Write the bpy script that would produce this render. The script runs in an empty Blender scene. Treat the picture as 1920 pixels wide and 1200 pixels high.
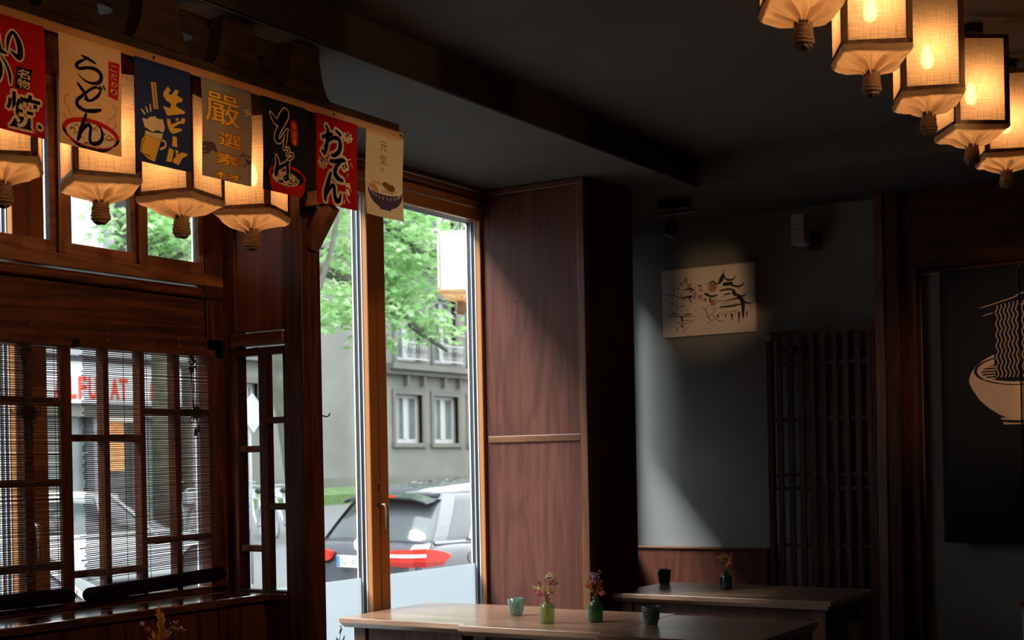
import bpy, bmesh, math, random
from math import sin, cos, pi, radians as R
from mathutils import Vector as V, Matrix

SC = bpy.context.scene
COL = SC.collection

# ------------------------------------------------------------------ camera
AZ = math.atan2(1640, 2548)          # heading from +X (along the window wall) towards +Y (the street)
ROLL = 0.0191
vd = V((cos(AZ), sin(AZ), 0)); rt = V((sin(AZ), -cos(AZ), 0)); up = V((0, 0, 1))
cxv = rt * cos(ROLL) - up * sin(ROLL); cyv = rt * sin(ROLL) + up * cos(ROLL)
cam = bpy.data.cameras.new('camera'); cam_o = bpy.data.objects.new('camera', cam); COL.objects.link(cam_o)
m = Matrix((cxv, cyv, -vd)).transposed().to_4x4(); m.translation = (0, 0, 1.35)
cam_o.matrix_world = m
cam.sensor_width = 36; cam.lens = 47.775; cam.shift_y = 0.1401; cam.clip_end = 400; cam.clip_start = 0.05
cam.dof.use_dof = True; cam.dof.focus_distance = 4.3; cam.dof.aperture_fstop = 6.3
SC.camera = cam_o

# ------------------------------------------------------------------ sky, exposure, sampling
W = bpy.data.worlds.new('overcast_sky'); SC.world = W; W.use_nodes = True
wt = W.node_tree; bg = wt.nodes['Background']; bg.inputs[0].default_value = (0.93, 0.97, 1.0, 1)
# overcast sky: three times brighter overhead than at the horizon
tcw = wt.nodes.new('ShaderNodeTexCoord'); sxw = wt.nodes.new('ShaderNodeSeparateXYZ'); mrw = wt.nodes.new('ShaderNodeMapRange')
mrw.inputs[1].default_value = 0; mrw.inputs[2].default_value = 1; mrw.inputs[3].default_value = 2.8; mrw.inputs[4].default_value = 10.0
wt.links.new(tcw.outputs['Generated'], sxw.inputs[0]); wt.links.new(sxw.outputs[2], mrw.inputs[0]); wt.links.new(mrw.outputs[0], bg.inputs[1])
SC.view_settings.view_transform = 'Standard'; SC.view_settings.look = 'None'
SC.view_settings.gamma = 1; SC.view_settings.exposure = 0.0; SC.view_settings.use_curve_mapping = False
cy = SC.cycles
cy.use_denoising = True; cy.max_bounces = 10; cy.diffuse_bounces = 5; cy.glossy_bounces = 3; cy.transmission_bounces = 8
cy.transparent_max_bounces = 24; cy.caustics_reflective = False; cy.caustics_refractive = False
cy.sample_clamp_indirect = 4.0

sun = bpy.data.lights.new('hazy_sun', 'SUN'); sun.energy = 14.5; sun.angle = R(24); sun.color = (.94, .98, 1.0)
sun_o = bpy.data.objects.new('hazy_sun', sun); COL.objects.link(sun_o)          # bright veiled sun over the street, 48 degrees up
sun_o.rotation_euler = V((-.45, .45, .71)).to_track_quat('Z', 'Y').to_euler()

def portal(loc, sx, sz):
    """daylight portal filling a window opening of this wall (guides sky sampling, emits nothing)"""
    l = bpy.data.lights.new('daylight_portal', 'AREA'); l.shape = 'RECTANGLE'; l.size = sx; l.size_y = sz
    l.cycles.is_portal = True
    o = bpy.data.objects.new('daylight_portal', l); COL.objects.link(o); o.location = loc
    o.rotation_euler = (R(-90), 0, 0)
portal((2.75, 3.70, 1.30), 1.7, 2.6); portal((4.48, 3.70, 1.30), 1.75, 2.6); portal((6.22, 3.70, 1.30), 0.95, 2.6)

# ------------------------------------------------------------------ helpers
class MB:
    """collects shapes and links them as ONE mesh object"""
    def __init__(s): s.v = []; s.f = []
    def add(s, vs, fs):
        n = len(s.v); s.v += [tuple(p) for p in vs]; s.f += [tuple(i + n for i in f) for f in fs]; return s
    def box(s, x0, x1, y0, y1, z0, z1):
        return s.add([(x0,y0,z0),(x1,y0,z0),(x1,y1,z0),(x0,y1,z0),(x0,y0,z1),(x1,y0,z1),(x1,y1,z1),(x0,y1,z1)],
                     [(0,3,2,1),(4,5,6,7),(0,1,5,4),(1,2,6,5),(2,3,7,6),(3,0,4,7)])
    def bar(s, p, q, w, h=None, upv=(0,0,1)):
        h = w if h is None else h
        p = V(p); q = V(q); d = (q - p).normalized(); u = V(upv)
        if abs(d.dot(u)) > .98: u = V((1,0,0))
        a = d.cross(u).normalized() * (w/2); b = a.cross(d).normalized() * (h/2)
        vs = [p-a-b, p+a-b, p+a+b, p-a+b, q-a-b, q+a-b, q+a+b, q-a+b]
        return s.add(vs, [(0,1,2,3),(7,6,5,4),(0,4,5,1),(1,5,6,2),(2,6,7,3),(3,7,4,0)])
    def tube(s, pts, r, n=8, caps=True):
        pts = [V(p) for p in pts]; rs = r if isinstance(r, (list, tuple)) else [r]*len(pts)
        base = len(s.v); a = None
        for i, p in enumerate(pts):
            d = (pts[min(i+1, len(pts)-1)] - pts[max(i-1, 0)])
            d = d.normalized() if d.length > 1e-9 else V((0,0,1))
            if a is None:
                a = d.cross(V((0,0,1)) if abs(d.z) < .9 else V((1,0,0))).normalized()
            else:
                a = (a - d*a.dot(d)); a = a.normalized() if a.length > 1e-6 else d.orthogonal().normalized()
            b = d.cross(a)
            for k in range(n):
                t = 2*pi*k/n; s.v.append(tuple(p + (a*cos(t) + b*sin(t))*rs[i]))
        for i in range(len(pts)-1):
            for k in range(n):
                k2 = (k+1) % n
                s.f.append((base+i*n+k, base+i*n+k2, base+(i+1)*n+k2, base+(i+1)*n+k))
        if caps:
            s.f.append(tuple(base+k for k in reversed(range(n)))); s.f.append(tuple(base+(len(pts)-1)*n+k for k in range(n)))
        return s
    def lathe(s, prof, n=24, c=(0,0,0), axis='z'):
        base = len(s.v)
        for (r, z) in prof:
            for k in range(n):
                t = 2*pi*k/n
                p = (r*cos(t), r*sin(t), z)
                if axis == 'x': p = (z, r*cos(t), r*sin(t))
                if axis == 'y': p = (r*sin(t), z, r*cos(t))
                s.v.append((p[0]+c[0], p[1]+c[1], p[2]+c[2]))
        for i in range(len(prof)-1):
            for k in range(n):
                k2 = (k+1) % n
                s.f.append((base+i*n+k, base+i*n+k2, base+(i+1)*n+k2, base+(i+1)*n+k))
        if prof[0][0] > 1e-6: s.f.append(tuple(base+k for k in reversed(range(n))))
        if prof[-1][0] > 1e-6: s.f.append(tuple(base+(len(prof)-1)*n+k for k in range(n)))
        return s
    def ball(s, c, r, n=8, m_=6, sc=(1,1,1)):
        prof = [(max(r*sin(pi*i/m_), 1e-7), -r*cos(pi*i/m_)) for i in range(m_+1)]
        b = len(s.v); s.lathe(prof, n)
        for i in range(b, len(s.v)):
            x, y, z = s.v[i]; s.v[i] = (x*sc[0]+c[0], y*sc[1]+c[1], z*sc[2]+c[2])
        return s
    def prism(s, poly, a0, a1, plane='xz'):
        """extrude a 2-D outline between a0 and a1 along the remaining axis"""
        n = len(poly)
        def P(u, w, a): return {'xz': (u, a, w), 'yz': (a, u, w), 'xy': (u, w, a)}[plane]
        vs = [P(u, w, a0) for u, w in poly] + [P(u, w, a1) for u, w in poly]
        fs = [tuple(range(n)), tuple(reversed(range(n, 2*n)))] + [(i, i+n, (i+1) % n + n, (i+1) % n) for i in range(n)]
        return s.add(vs, fs)
    def loft(s, secs, caps=True):
        n = len(secs[0]); b = len(s.v)
        for sec in secs: s.v += [tuple(p) for p in sec]
        for i in range(len(secs)-1):
            for k in range(n):
                k2 = (k+1) % n
                s.f.append((b+i*n+k, b+i*n+k2, b+(i+1)*n+k2, b+(i+1)*n+k))
        if caps:
            s.f.append(tuple(b+k for k in reversed(range(n)))); s.f.append(tuple(b+(len(secs)-1)*n+k for k in range(n)))
        return s
    def build(s, name, mat, parent=None, smooth=False, bevel=0.0, fix=True, solid=0.0):
        me = bpy.data.meshes.new(name); me.from_pydata(s.v, [], s.f); me.validate()
        if fix:
            bm = bmesh.new(); bm.from_mesh(me); bmesh.ops.recalc_face_normals(bm, faces=bm.faces[:]); bm.to_mesh(me); bm.free()
        o = bpy.data.objects.new(name, me); COL.objects.link(o)
        if mat: me.materials.append(mat)
        if parent is not None:
            o.parent = parent
            oo = tuple(parent.get('_o', (0,0,0))); o['_o'] = oo; me.transform(Matrix.Translation(-V(oo)))
        if smooth:
            for p in me.polygons: p.use_smooth = True
        if bevel > 0:
            b = o.modifiers.new('bevel', 'BEVEL'); b.width = bevel; b.segments = 2; b.limit_method = 'ANGLE'; b.angle_limit = R(40)
        if solid > 0:
            b = o.modifiers.new('thickness', 'SOLIDIFY'); b.thickness = solid
        return o

def tag(o, label=None, cat=None, group=None, kind=None):
    if label: o['label'] = label
    if cat: o['category'] = cat
    if group: o['group'] = group
    if kind: o['kind'] = kind
    return o
def thing(name, label, cat, loc=(0,0,0), rz=0, group=None):
    o = bpy.data.objects.new(name, None); COL.objects.link(o); o.empty_display_size = .05
    o.location = loc; o.rotation_euler = (0, 0, rz); o['_o'] = (0,0,0)
    return tag(o, label, cat, group)
def local(name, label, cat, group=None):
    o = thing(name, label, cat, (0,0,0), 0, group); return o
def copy_tree(o, parent=None):
    c = o.copy(); COL.objects.link(c)
    if parent is not None: c.parent = parent
    for ch in list(o.children): copy_tree(ch, c)
    return c
def struct(o): o['kind'] = 'structure'; return o

# ------------------------------------------------------------------ materials
def mat(name):
    m_ = bpy.data.materials.new(name); m_.use_nodes = True
    nt = m_.node_tree; return m_, nt, nt.nodes['Principled BSDF'], nt.nodes['Material Output']
def nn(nt, t, **k):
    n = nt.nodes.new(t)
    for a, b in k.items(): setattr(n, a, b)
    return n
def plain(name, c, rough=.6, metal=0.0, var=.12, scale=30, bump=0.0, spec=.5):
    m_, nt, p, out = mat(name)
    tc = nn(nt, 'ShaderNodeTexCoord'); no = nn(nt, 'ShaderNodeTexNoise'); no.inputs['Scale'].default_value = scale; no.inputs['Detail'].default_value = 4
    cr = nn(nt, 'ShaderNodeValToRGB')
    cr.color_ramp.elements[0].position = .3; cr.color_ramp.elements[1].position = .7
    cr.color_ramp.elements[0].color = (*[x*(1-var) for x in c], 1); cr.color_ramp.elements[1].color = (*[min(1, x*(1+var)) for x in c], 1)
    nt.links.new(tc.outputs['Object'], no.inputs['Vector']); nt.links.new(no.outputs['Fac'], cr.inputs['Fac']); nt.links.new(cr.outputs[0], p.inputs['Base Color'])
    p.inputs['Roughness'].default_value = rough; p.inputs['Metallic'].default_value = metal; p.inputs['Specular IOR Level'].default_value = spec
    if bump:
        bp = nn(nt, 'ShaderNodeBump'); bp.inputs['Strength'].default_value = bump; bp.inputs['Distance'].default_value = .01
        nt.links.new(no.outputs['Fac'], bp.inputs['Height']); nt.links.new(bp.outputs[0], p.inputs['Normal'])
    return m_
def wood(name, dark, light, axis='z', rough=.42, scale=14, stretch=12, bump=.12, spec=.4, rings=True):
    m_, nt, p, out = mat(name)
    tc = nn(nt, 'ShaderNodeTexCoord'); mp = nn(nt, 'ShaderNodeMapping')
    sc = {'x': (1/stretch, 1, 1), 'y': (1, 1/stretch, 1), 'z': (1, 1, 1/stretch)}[axis]
    mp.inputs['Scale'].default_value = sc
    n1 = nn(nt, 'ShaderNodeTexNoise'); n1.inputs['Scale'].default_value = scale*5; n1.inputs['Detail'].default_value = 8; n1.inputs['Distortion'].default_value = .4
    n2 = nn(nt, 'ShaderNodeTexNoise'); n2.inputs['Scale'].default_value = scale*.45; n2.inputs['Detail'].default_value = 3; n2.inputs['Distortion'].default_value = 1.2
    nt.links.new(tc.outputs['Object'], mp.inputs['Vector'])
    nt.links.new(mp.outputs[0], n1.inputs['Vector']); nt.links.new(mp.outputs[0], n2.inputs['Vector'])
    # cathedral rings: fold the slow noise
    mu = nn(nt, 'ShaderNodeMath', operation='MULTIPLY'); mu.inputs[1].default_value = 7.0 if rings else 2.0
    pp = nn(nt, 'ShaderNodeMath', operation='PINGPONG'); pp.inputs[1].default_value = .5
    nt.links.new(n2.outputs['Fac'], mu.inputs[0]); nt.links.new(mu.outputs[0], pp.inputs[0])
    mx = nn(nt, 'ShaderNodeMath', operation='MULTIPLY_ADD'); mx.inputs[1].default_value = .7
    nt.links.new(pp.outputs[0], mx.inputs[0])
    m2 = nn(nt, 'ShaderNodeMath', operation='MULTIPLY'); m2.inputs[1].default_value = .75
    nt.links.new(n1.outputs['Fac'], m2.inputs[0]); nt.links.new(m2.outputs[0], mx.inputs[2])
    cr = nn(nt, 'ShaderNodeValToRGB'); cr.color_ramp.elements[0].position = .28; cr.color_ramp.elements[1].position = .8
    cr.color_ramp.elements[0].color = (*dark, 1); cr.color_ramp.elements[1].color = (*light, 1)
    nt.links.new(mx.outputs[0], cr.inputs['Fac']); nt.links.new(cr.outputs[0], p.inputs['Base Color'])
    p.inputs['Roughness'].default_value = rough; p.inputs['Specular IOR Level'].default_value = spec
    bp = nn(nt, 'ShaderNodeBump'); bp.inputs['Strength'].default_value = bump; bp.inputs['Distance'].default_value = .004
    nt.links.new(n1.outputs['Fac'], bp.inputs['Height']); nt.links.new(bp.outputs[0], p.inputs['Normal'])
    return m_
def weave(name, c, transl=.6, holes=.06, scale=900, slub=.35, diffuse=None, mixd=.3):
    """woven cloth that lets light through: thread pattern, irregular slubs, small gaps"""
    m_, nt, p, out = mat(name); nt.nodes.remove(p)
    tc = nn(nt, 'ShaderNodeTexCoord'); sp = nn(nt, 'ShaderNodeSeparateXYZ'); nt.links.new(tc.outputs['Object'], sp.inputs[0])
    u = nn(nt, 'ShaderNodeMath', operation='ADD'); nt.links.new(sp.outputs[0], u.inputs[0]); nt.links.new(sp.outputs[1], u.inputs[1])
    def threads(a, b):
        cb = nn(nt, 'ShaderNodeCombineXYZ')
        ma = nn(nt, 'ShaderNodeMath', operation='MULTIPLY'); ma.inputs[1].default_value = scale*.55; nt.links.new(a, ma.inputs[0])
        mb = nn(nt, 'ShaderNodeMath', operation='MULTIPLY'); mb.inputs[1].default_value = scale*.018; nt.links.new(b, mb.inputs[0])
        nt.links.new(ma.outputs[0], cb.inputs[0]); nt.links.new(mb.outputs[0], cb.inputs[1])
        no = nn(nt, 'ShaderNodeTexNoise'); no.noise_dimensions = '2D'; no.inputs['Scale'].default_value = 1.0; no.inputs['Detail'].default_value = 2
        nt.links.new(cb.outputs[0], no.inputs['Vector']); return no.outputs['Fac']
    h = threads(sp.outputs[2], u.outputs[0]); w = threads(u.outputs[0], sp.outputs[2])
    ad = nn(nt, 'ShaderNodeMath', operation='ADD'); nt.links.new(h, ad.inputs[0]); nt.links.new(w, ad.inputs[1])
    cr = nn(nt, 'ShaderNodeMapRange'); cr.inputs[1].default_value = .7; cr.inputs[2].default_value = 1.3; cr.inputs[3].default_value = 1-slub; cr.inputs[4].default_value = 1.0
    nt.links.new(ad.outputs[0], cr.inputs[0])
    col = nn(nt, 'ShaderNodeMix', data_type='RGBA', blend_type='MULTIPLY'); col.inputs[0].default_value = 1.0
    col.inputs[6].default_value = (*c, 1); nt.links.new(cr.outputs[0], col.inputs[7])
    tr = nn(nt, 'ShaderNodeBsdfTranslucent'); df = nn(nt, 'ShaderNodeBsdfDiffuse'); nt.links.new(col.outputs[2], tr.inputs[0])
    if diffuse: df.inputs[0].default_value = (*diffuse, 1)
    else: nt.links.new(col.outputs[2], df.inputs[0])
    mi = nn(nt, 'ShaderNodeMixShader'); mi.inputs[0].default_value = transl; nt.links.new(df.outputs[0], mi.inputs[1]); nt.links.new(tr.outputs[0], mi.inputs[2])
    tp = nn(nt, 'ShaderNodeBsdfTransparent'); tp.inputs[0].default_value = (1, .8, .55, 1) if holes else (1,1,1,1)
    m2 = nn(nt, 'ShaderNodeMixShader'); m2.inputs[0].default_value = holes; nt.links.new(mi.outputs[0], m2.inputs[1]); nt.links.new(tp.outputs[0], m2.inputs[2])
    nt.links.new((m2 if holes else mi).outputs[0], out.inputs[0]); return m_
def schlick(nt, r0):
    """two-sided glass reflectance: r0 + (1-r0) * facing^5"""
    lw = nn(nt, 'ShaderNodeLayerWeight'); lw.inputs[0].default_value = .5
    pw = nn(nt, 'ShaderNodeMath', operation='POWER'); pw.inputs[1].default_value = 5; nt.links.new(lw.outputs['Facing'], pw.inputs[0])
    ma = nn(nt, 'ShaderNodeMath', operation='MULTIPLY_ADD'); ma.inputs[1].default_value = 1-r0; ma.inputs[2].default_value = r0
    nt.links.new(pw.outputs[0], ma.inputs[0]); return ma
def clear_glass(name, tint=(.97,.985,.98), refl=1.0, rough=0.0):
    m_, nt, p, out = mat(name); nt.nodes.remove(p)
    tp = nn(nt, 'ShaderNodeBsdfTransparent'); tp.inputs[0].default_value = (*tint, 1)
    gl = nn(nt, 'ShaderNodeBsdfGlossy'); gl.inputs['Roughness'].default_value = rough
    mu = schlick(nt, .04*refl)
    mi = nn(nt, 'ShaderNodeMixShader'); nt.links.new(mu.outputs[0], mi.inputs[0]); nt.links.new(tp.outputs[0], mi.inputs[1]); nt.links.new(gl.outputs[0], mi.inputs[2])
    nt.links.new(mi.outputs[0], out.inputs[0]); return m_
def tinted_glass(name, tint, body, mixd=.3, emboss=False):
    m_, nt, p, out = mat(name); nt.nodes.remove(p)
    tp = nn(nt, 'ShaderNodeBsdfTransparent'); tp.inputs[0].default_value = (*tint, 1)
    df = nn(nt, 'ShaderNodeBsdfDiffuse'); df.inputs[0].default_value = (*body, 1)
    tl = nn(nt, 'ShaderNodeBsdfTranslucent'); tl.inputs[0].default_value = (*body, 1)
    gl = nn(nt, 'ShaderNodeBsdfGlossy'); gl.inputs['Roughness'].default_value = .06
    a = nn(nt, 'ShaderNodeMixShader'); a.inputs[0].default_value = .6; nt.links.new(df.outputs[0], a.inputs[1]); nt.links.new(tl.outputs[0], a.inputs[2])
    b = nn(nt, 'ShaderNodeMixShader'); b.inputs[0].default_value = mixd; nt.links.new(tp.outputs[0], b.inputs[1]); nt.links.new(a.outputs[0], b.inputs[2])
    fr = schlick(nt, .045)
    c_ = nn(nt, 'ShaderNodeMixShader'); nt.links.new(fr.outputs[0], c_.inputs[0]); nt.links.new(b.outputs[0], c_.inputs[1]); nt.links.new(gl.outputs[0], c_.inputs[2])
    nt.links.new(c_.outputs[0], out.inputs[0]); return m_
def film(name, c, t=.75):
    m_, nt, p, out = mat(name); nt.nodes.remove(p)
    df = nn(nt, 'ShaderNodeBsdfDiffuse'); df.inputs[0].default_value = (*c, 1)
    tl = nn(nt, 'ShaderNodeBsdfTranslucent'); tl.inputs[0].default_value = (*c, 1)
    a = nn(nt, 'ShaderNodeMixShader'); a.inputs[0].default_value = t; nt.links.new(df.outputs[0], a.inputs[1]); nt.links.new(tl.outputs[0], a.inputs[2])
    nt.links.new(a.outputs[0], out.inputs[0]); return m_
def glow(name, c, s, soft=False):
    m_, nt, p, out = mat(name); nt.nodes.remove(p)
    e = nn(nt, 'ShaderNodeEmission'); e.inputs[0].default_value = (*c, 1); e.inputs[1].default_value = s; nt.links.new(e.outputs[0], out.inputs[0])
    if soft:      # frosted bulb: brightest through the middle of the glass, fading at its rim
        lw = nn(nt, 'ShaderNodeLayerWeight'); lw.inputs[0].default_value = .5
        mr = nn(nt, 'ShaderNodeMapRange'); mr.inputs[1].default_value = 0; mr.inputs[2].default_value = .9; mr.inputs[3].default_value = s*1.9; mr.inputs[4].default_value = s*.04
        nt.links.new(lw.outputs['Facing'], mr.inputs[0]); nt.links.new(mr.outputs[0], e.inputs[1])
    return m_

M = {}
for ax in 'xyz':
    M['dark_'+ax] = wood('dark_stained_wood_'+ax, (.022,.006,.003), (.10,.028,.012), ax, rough=.42, spec=.22)
    M['trim_'+ax] = wood('reddish_trim_wood_'+ax, (.075,.026,.011), (.19,.075,.030), ax, rough=.4)
    M['pale_'+ax] = wood('pale_batten_wood_'+ax, (.22,.12,.055), (.42,.25,.12), ax, rough=.5)
for ax in 'xy':
    M['sill_'+ax] = wood('varnished_sill_wood_'+ax, (.03,.009,.0045), (.12,.036,.016), ax, rough=.2, spec=.8, bump=.02)
    M['sill_'+ax].node_tree.nodes['Principled BSDF'].inputs['Coat Weight'].default_value = 1.0; M['sill_'+ax].node_tree.nodes['Principled BSDF'].inputs['Coat Roughness'].default_value = .1; M['sill_'+ax].node_tree.nodes['Principled BSDF'].inputs['Coat IOR'].default_value = 1.8
M['panel_bay'] = wood('bay_plywood_panel', (.11,.034,.020), (.22,.075,.045), 'z', rough=.42, scale=11, stretch=13, bump=.06, spec=.35)
M['panel'] = wood('stained_plywood_panel', (.068,.020,.013), (.125,.040,.024), 'z', rough=.45, scale=11, stretch=13, bump=.06, spec=.3)
M['panel_y'] = wood('stained_plywood_bench', (.06,.017,.008), (.12,.034,.016), 'z', rough=.45, scale=9, stretch=6, bump=.06)
M['table'] = wood('oiled_table_wood', (.20,.088,.045), (.45,.245,.14), 'y', rough=.30, scale=9, stretch=14, bump=.03, spec=.9, rings=False)
M['table'].node_tree.nodes['Principled BSDF'].inputs['Coat Weight'].default_value = .8; M['table'].node_tree.nodes['Principled BSDF'].inputs['Coat Roughness'].default_value = .22; M['table'].node_tree.nodes['Principled BSDF'].inputs['Coat IOR'].default_value = 1.7
M['floor'] = wood('floor_board_wood', (.018,.010,.006), (.05,.028,.017), 'x', rough=.5)
M['wall'] = plain('grey_wall_paint', (.21,.212,.21), .8, var=.05, scale=6, bump=.05)
M['ceil'] = plain('charcoal_ceiling_paint', (.085,.077,.067), .8, var=.05, scale=5, bump=.04)
M['outer'] = plain('grey_outer_render', (.4,.4,.38), .85)
M['alu'] = plain('brown_window_frame', (.42,.17,.055), .35, var=.04, scale=60)
M['gasket'] = plain('dark_window_gasket', (.012,.016,.024), .45, var=.05)
M['bead'] = plain('white_glazing_bead', (.75,.77,.8), .4, var=.02)
M['steel'] = plain('brushed_handle_metal', (.22,.14,.09), .35, .8, var=.05)
M['brass'] = plain('brass_screw_metal', (.62,.42,.2), .35, .9, var=.05)
M['black'] = plain('matt_black_paint', (.012,.012,.012), .5, var=.05)
M['glass'] = clear_glass('window_pane_glass')
M['film'] = film('frosted_window_film', (.57,.605,.63), .9)
M['linen'] = weave('lantern_linen', (.93,.74,.50), .80, .055, 900, .42)
M['linen_soft'] = weave('lantern_linen_gathered', (.93,.72,.46), .80, .02, 1500, .14)
M['linen_pale'] = weave('bleached_outdoor_linen', (.95,.90,.86), .35, .02, 900, .2)  # daylight glare on the outdoor lantern, put into the cloth colour
M['lframe_pale'] = wood('weathered_lantern_frame', (.45,.38,.33), (.6,.5,.44), 'z', rough=.7)  # frame paled in colour as part of the same daylight wash
M['lframe'] = wood('lantern_frame_wood', (.06,.022,.008), (.14,.06,.025), 'z', rough=.6)
M['rope'] = plain('jute_rope', (.30,.17,.075), .9, var=.4, scale=300, bump=.5)
M['bulb'] = glow('warm_bulb_glow', (1.0,.475,.19), 40, True)
M['bulb_dim'] = glow('dim_outdoor_bulb', (1.0,.46,.15), 8)
M['plank'] = wood('dull_bay_plank', (.02,.010,.006), (.05,.026,.014), 'x', rough=.9, spec=.1)
M['fascia'] = plain('dark_brown_fascia_paint', (.022,.016,.012), .9, var=.05, spec=.1)  # shade of the bulkhead face, put into a dark colour
M['bulb_off'] = plain('unlit_bulb_glass', (.7,.68,.62), .2)
M['blind'] = plain('dark_bamboo_slat', (.055,.026,.015), .7, var=.4, scale=80, spec=.2)
M['blindroll'] = plain('dark_blind_roll', (.006,.004,.0035), .95, var=.2, spec=.05)
M['cord'] = plain('dark_blind_cord', (.012,.008,.008), .8)
M['canvas'] = plain('primed_canvas', (.80,.72,.66), .85, var=.03, scale=200)
M['ink'] = plain('black_ink', (.020,.016,.022), .8); M['redink'] = plain('red_ink', (.30,.035,.035), .8); M['washink'] = plain('pink_ink_wash', (.50,.24,.24), .8)
M['noren'] = plain('navy_curtain_cloth', (.006,.007,.012), .95, var=.1, scale=400)
M['print'] = plain('pale_print', (.62,.44,.34), .9, var=.05)
M['whiteplastic'] = plain('white_speaker_plastic', (.45,.40,.36), .5)
M['radiator'] = plain('grey_radiator_enamel', (.10,.105,.108), .5, var=.04)
M['bottle'] = tinted_glass('olive_bottle_glass', (.62,.67,.36), (.36,.40,.18), .38)
M['bottle_dark'] = tinted_glass('green_bottle_glass', (.20,.36,.18), (.10,.19,.08), .38)
M['bottle_teal'] = tinted_glass('deep_green_bottle_glass', (.12,.30,.20), (.05,.13,.09), .45)
M['votive'] = tinted_glass('sage_votive_glass', (.50,.66,.58), (.32,.44,.38), .40)
M['votive_dark'] = tinted_glass('teal_votive_glass', (.22,.38,.36), (.10,.19,.18), .45)
M['votive_plain'] = tinted_glass('dark_green_votive_glass', (.16,.36,.26), (.08,.20,.135), .5)
M['facet'] = tinted_glass('votive_relief_glass', (.75,.85,.8), (.6,.68,.64), .5)
def petal(n, c): return film(n, c, .35)
M['p_cream'] = petal('dried_cream_petal', (.85,.72,.45)); M['p_pink'] = petal('dried_pink_petal', (.62,.16,.22)); M['p_purple'] = petal('dried_purple_petal', (.30,.12,.27))
M['p_lilac'] = petal('dried_lilac_petal', (.55,.36,.38)); M['p_orange'] = petal('dried_orange_petal', (.62,.20,.05)); M['p_straw'] = petal('dried_straw', (.68,.48,.22)); M['p_gold'] = petal('dried_gold_grass', (.95,.52,.13))
M['p_white'] = petal('dried_white_petal', (.8,.77,.72)); M['p_stem'] = petal('dried_stem', (.30,.22,.09)); M['p_blue'] = petal('dried_lavender_bud', (.03,.03,.09))
# cloth of the banners
def cloth(n, c, t=.42): return weave(n, c, t, 0.0, 900, .12)
M['tape'] = weave('cream_hanging_tape', (.66,.34,.13), .6, 0.0, 900, .12)
M['c_red'] = cloth('red_banner_cloth', (.46,.014,.014)); M['c_cream'] = cloth('cream_banner_cloth', (.92,.62,.30), .48); M['c_navy'] = cloth('navy_banner_cloth', (.026,.042,.13), .3)
M['c_grey'] = cloth('grey_banner_cloth', (.27,.24,.20), .3); M['c_char'] = cloth('charcoal_banner_cloth', (.018,.021,.035), .25)
M['i_black'] = cloth('black_banner_print', (.012,.009,.012), .15); M['i_cream'] = cloth('cream_banner_print', (.90,.72,.45), .35); M['i_red'] = cloth('red_banner_print', (.50,.022,.025), .35)
M['i_yellow'] = cloth('yellow_banner_print', (.95,.60,.09), .40); M['i_brown'] = cloth('brown_banner_print', (.26,.09,.02), .3); M['i_purple'] = cloth('purple_banner_print', (.09,.055,.10), .25); M['i_orange'] = cloth('orange_banner_print', (.72,.28,.08), .35)
# street
M['asphalt'] = plain('pale_wet_street', (.115,.12,.124), .6, var=.05, scale=1.5)
M['kerb'] = plain('dark_paving', (.05,.05,.05), .7, var=.06, scale=2)  # darkened to cut the light bounced in through the windows
M['grass'] = plain('verge_grass', (.06,.11,.035), .9, var=.3, scale=8)
M['stone'] = plain('weathered_stone_facade', (.125,.128,.113), .9, var=.22, scale=.55)
M['stone_trim'] = plain('stone_trim', (.10,.103,.09), .9, var=.1, scale=1)
M['render'] = plain('white_render', (.34,.35,.36), .9, var=.03, scale=1)
M['render_g'] = plain('pale_grey_render', (.22,.232,.24), .9, var=.03, scale=1)
M['sash'] = plain('white_sash_paint', (.30,.31,.305), .6, var=.03)
M['pane'] = plain('dim_room_glass', (.10,.12,.12), .12, var=.3, scale=1.2)
M['curtain'] = plain('net_curtain', (.3,.31,.3), .9, var=.08)
M['signred'] = plain('red_sign_letter', (.62,.035,.012), .6, var=.03)
M['signwhite'] = plain('white_sign_board', (.46,.48,.50), .6, var=.02)
M['shoporange'] = plain('orange_shop_display', (.72,.28,.10), .7, var=.25, scale=3)
M['shopdark'] = plain('shop_interior', (.22,.20,.18), .7, var=.3, scale=2)
M['bark'] = plain('grey_bark', (.085,.09,.066), .95, var=.35, scale=5, bump=.3)
M['leaf'] = film('bright_leaf', (.27,.48,.19), .55); M['leaf2'] = film('pale_leaf', (.46,.62,.36), .55)
M['carpaint'] = plain('dark_metallic_car_paint', (.045,.05,.062), .08, .2, var=.03, spec=1.0)
_b = M['carpaint'].node_tree.nodes['Principled BSDF']; _b.inputs['Coat Weight'].default_value = 1.0; _b.inputs['Coat Roughness'].default_value = .03
M['carwhite'] = plain('white_car_paint', (.45,.46,.47), .25, var=.02, spec=.6)
M['cargrey'] = plain('silver_car_paint', (.33,.36,.38), .22, .4, var=.03, spec=.6)
M['carglass'] = plain('car_window_glass', (.05,.06,.065), .08, var=.1, spec=.5)
M['tyre'] = plain('tyre_rubber', (.03,.03,.033), .8); M['rim'] = plain('alloy_rim', (.55,.56,.57), .35, .5)
M['lampred'] = plain('red_tail_lamp', (.50,.022,.012), .2, var=.1, scale=20); M['lampdark'] = plain('dark_red_lamp_band', (.24,.010,.008), .2, var=.1, scale=20); M['chrome'] = plain('chrome_trim', (.85,.86,.87), .2, .6, var=.02)
M['plate'] = plain('white_number_plate', (.5,.51,.51), .5, var=.01); M['plateblue'] = plain('blue_plate_strip', (.03,.16,.55), .5); M['platetext'] = plain('plate_lettering', (.25,.27,.28), .6)
M['bike'] = plain('pale_bicycle_paint', (.42,.43,.44), .4); M['bike_b'] = plain('grey_bicycle_paint', (.28,.31,.33), .4)

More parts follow.
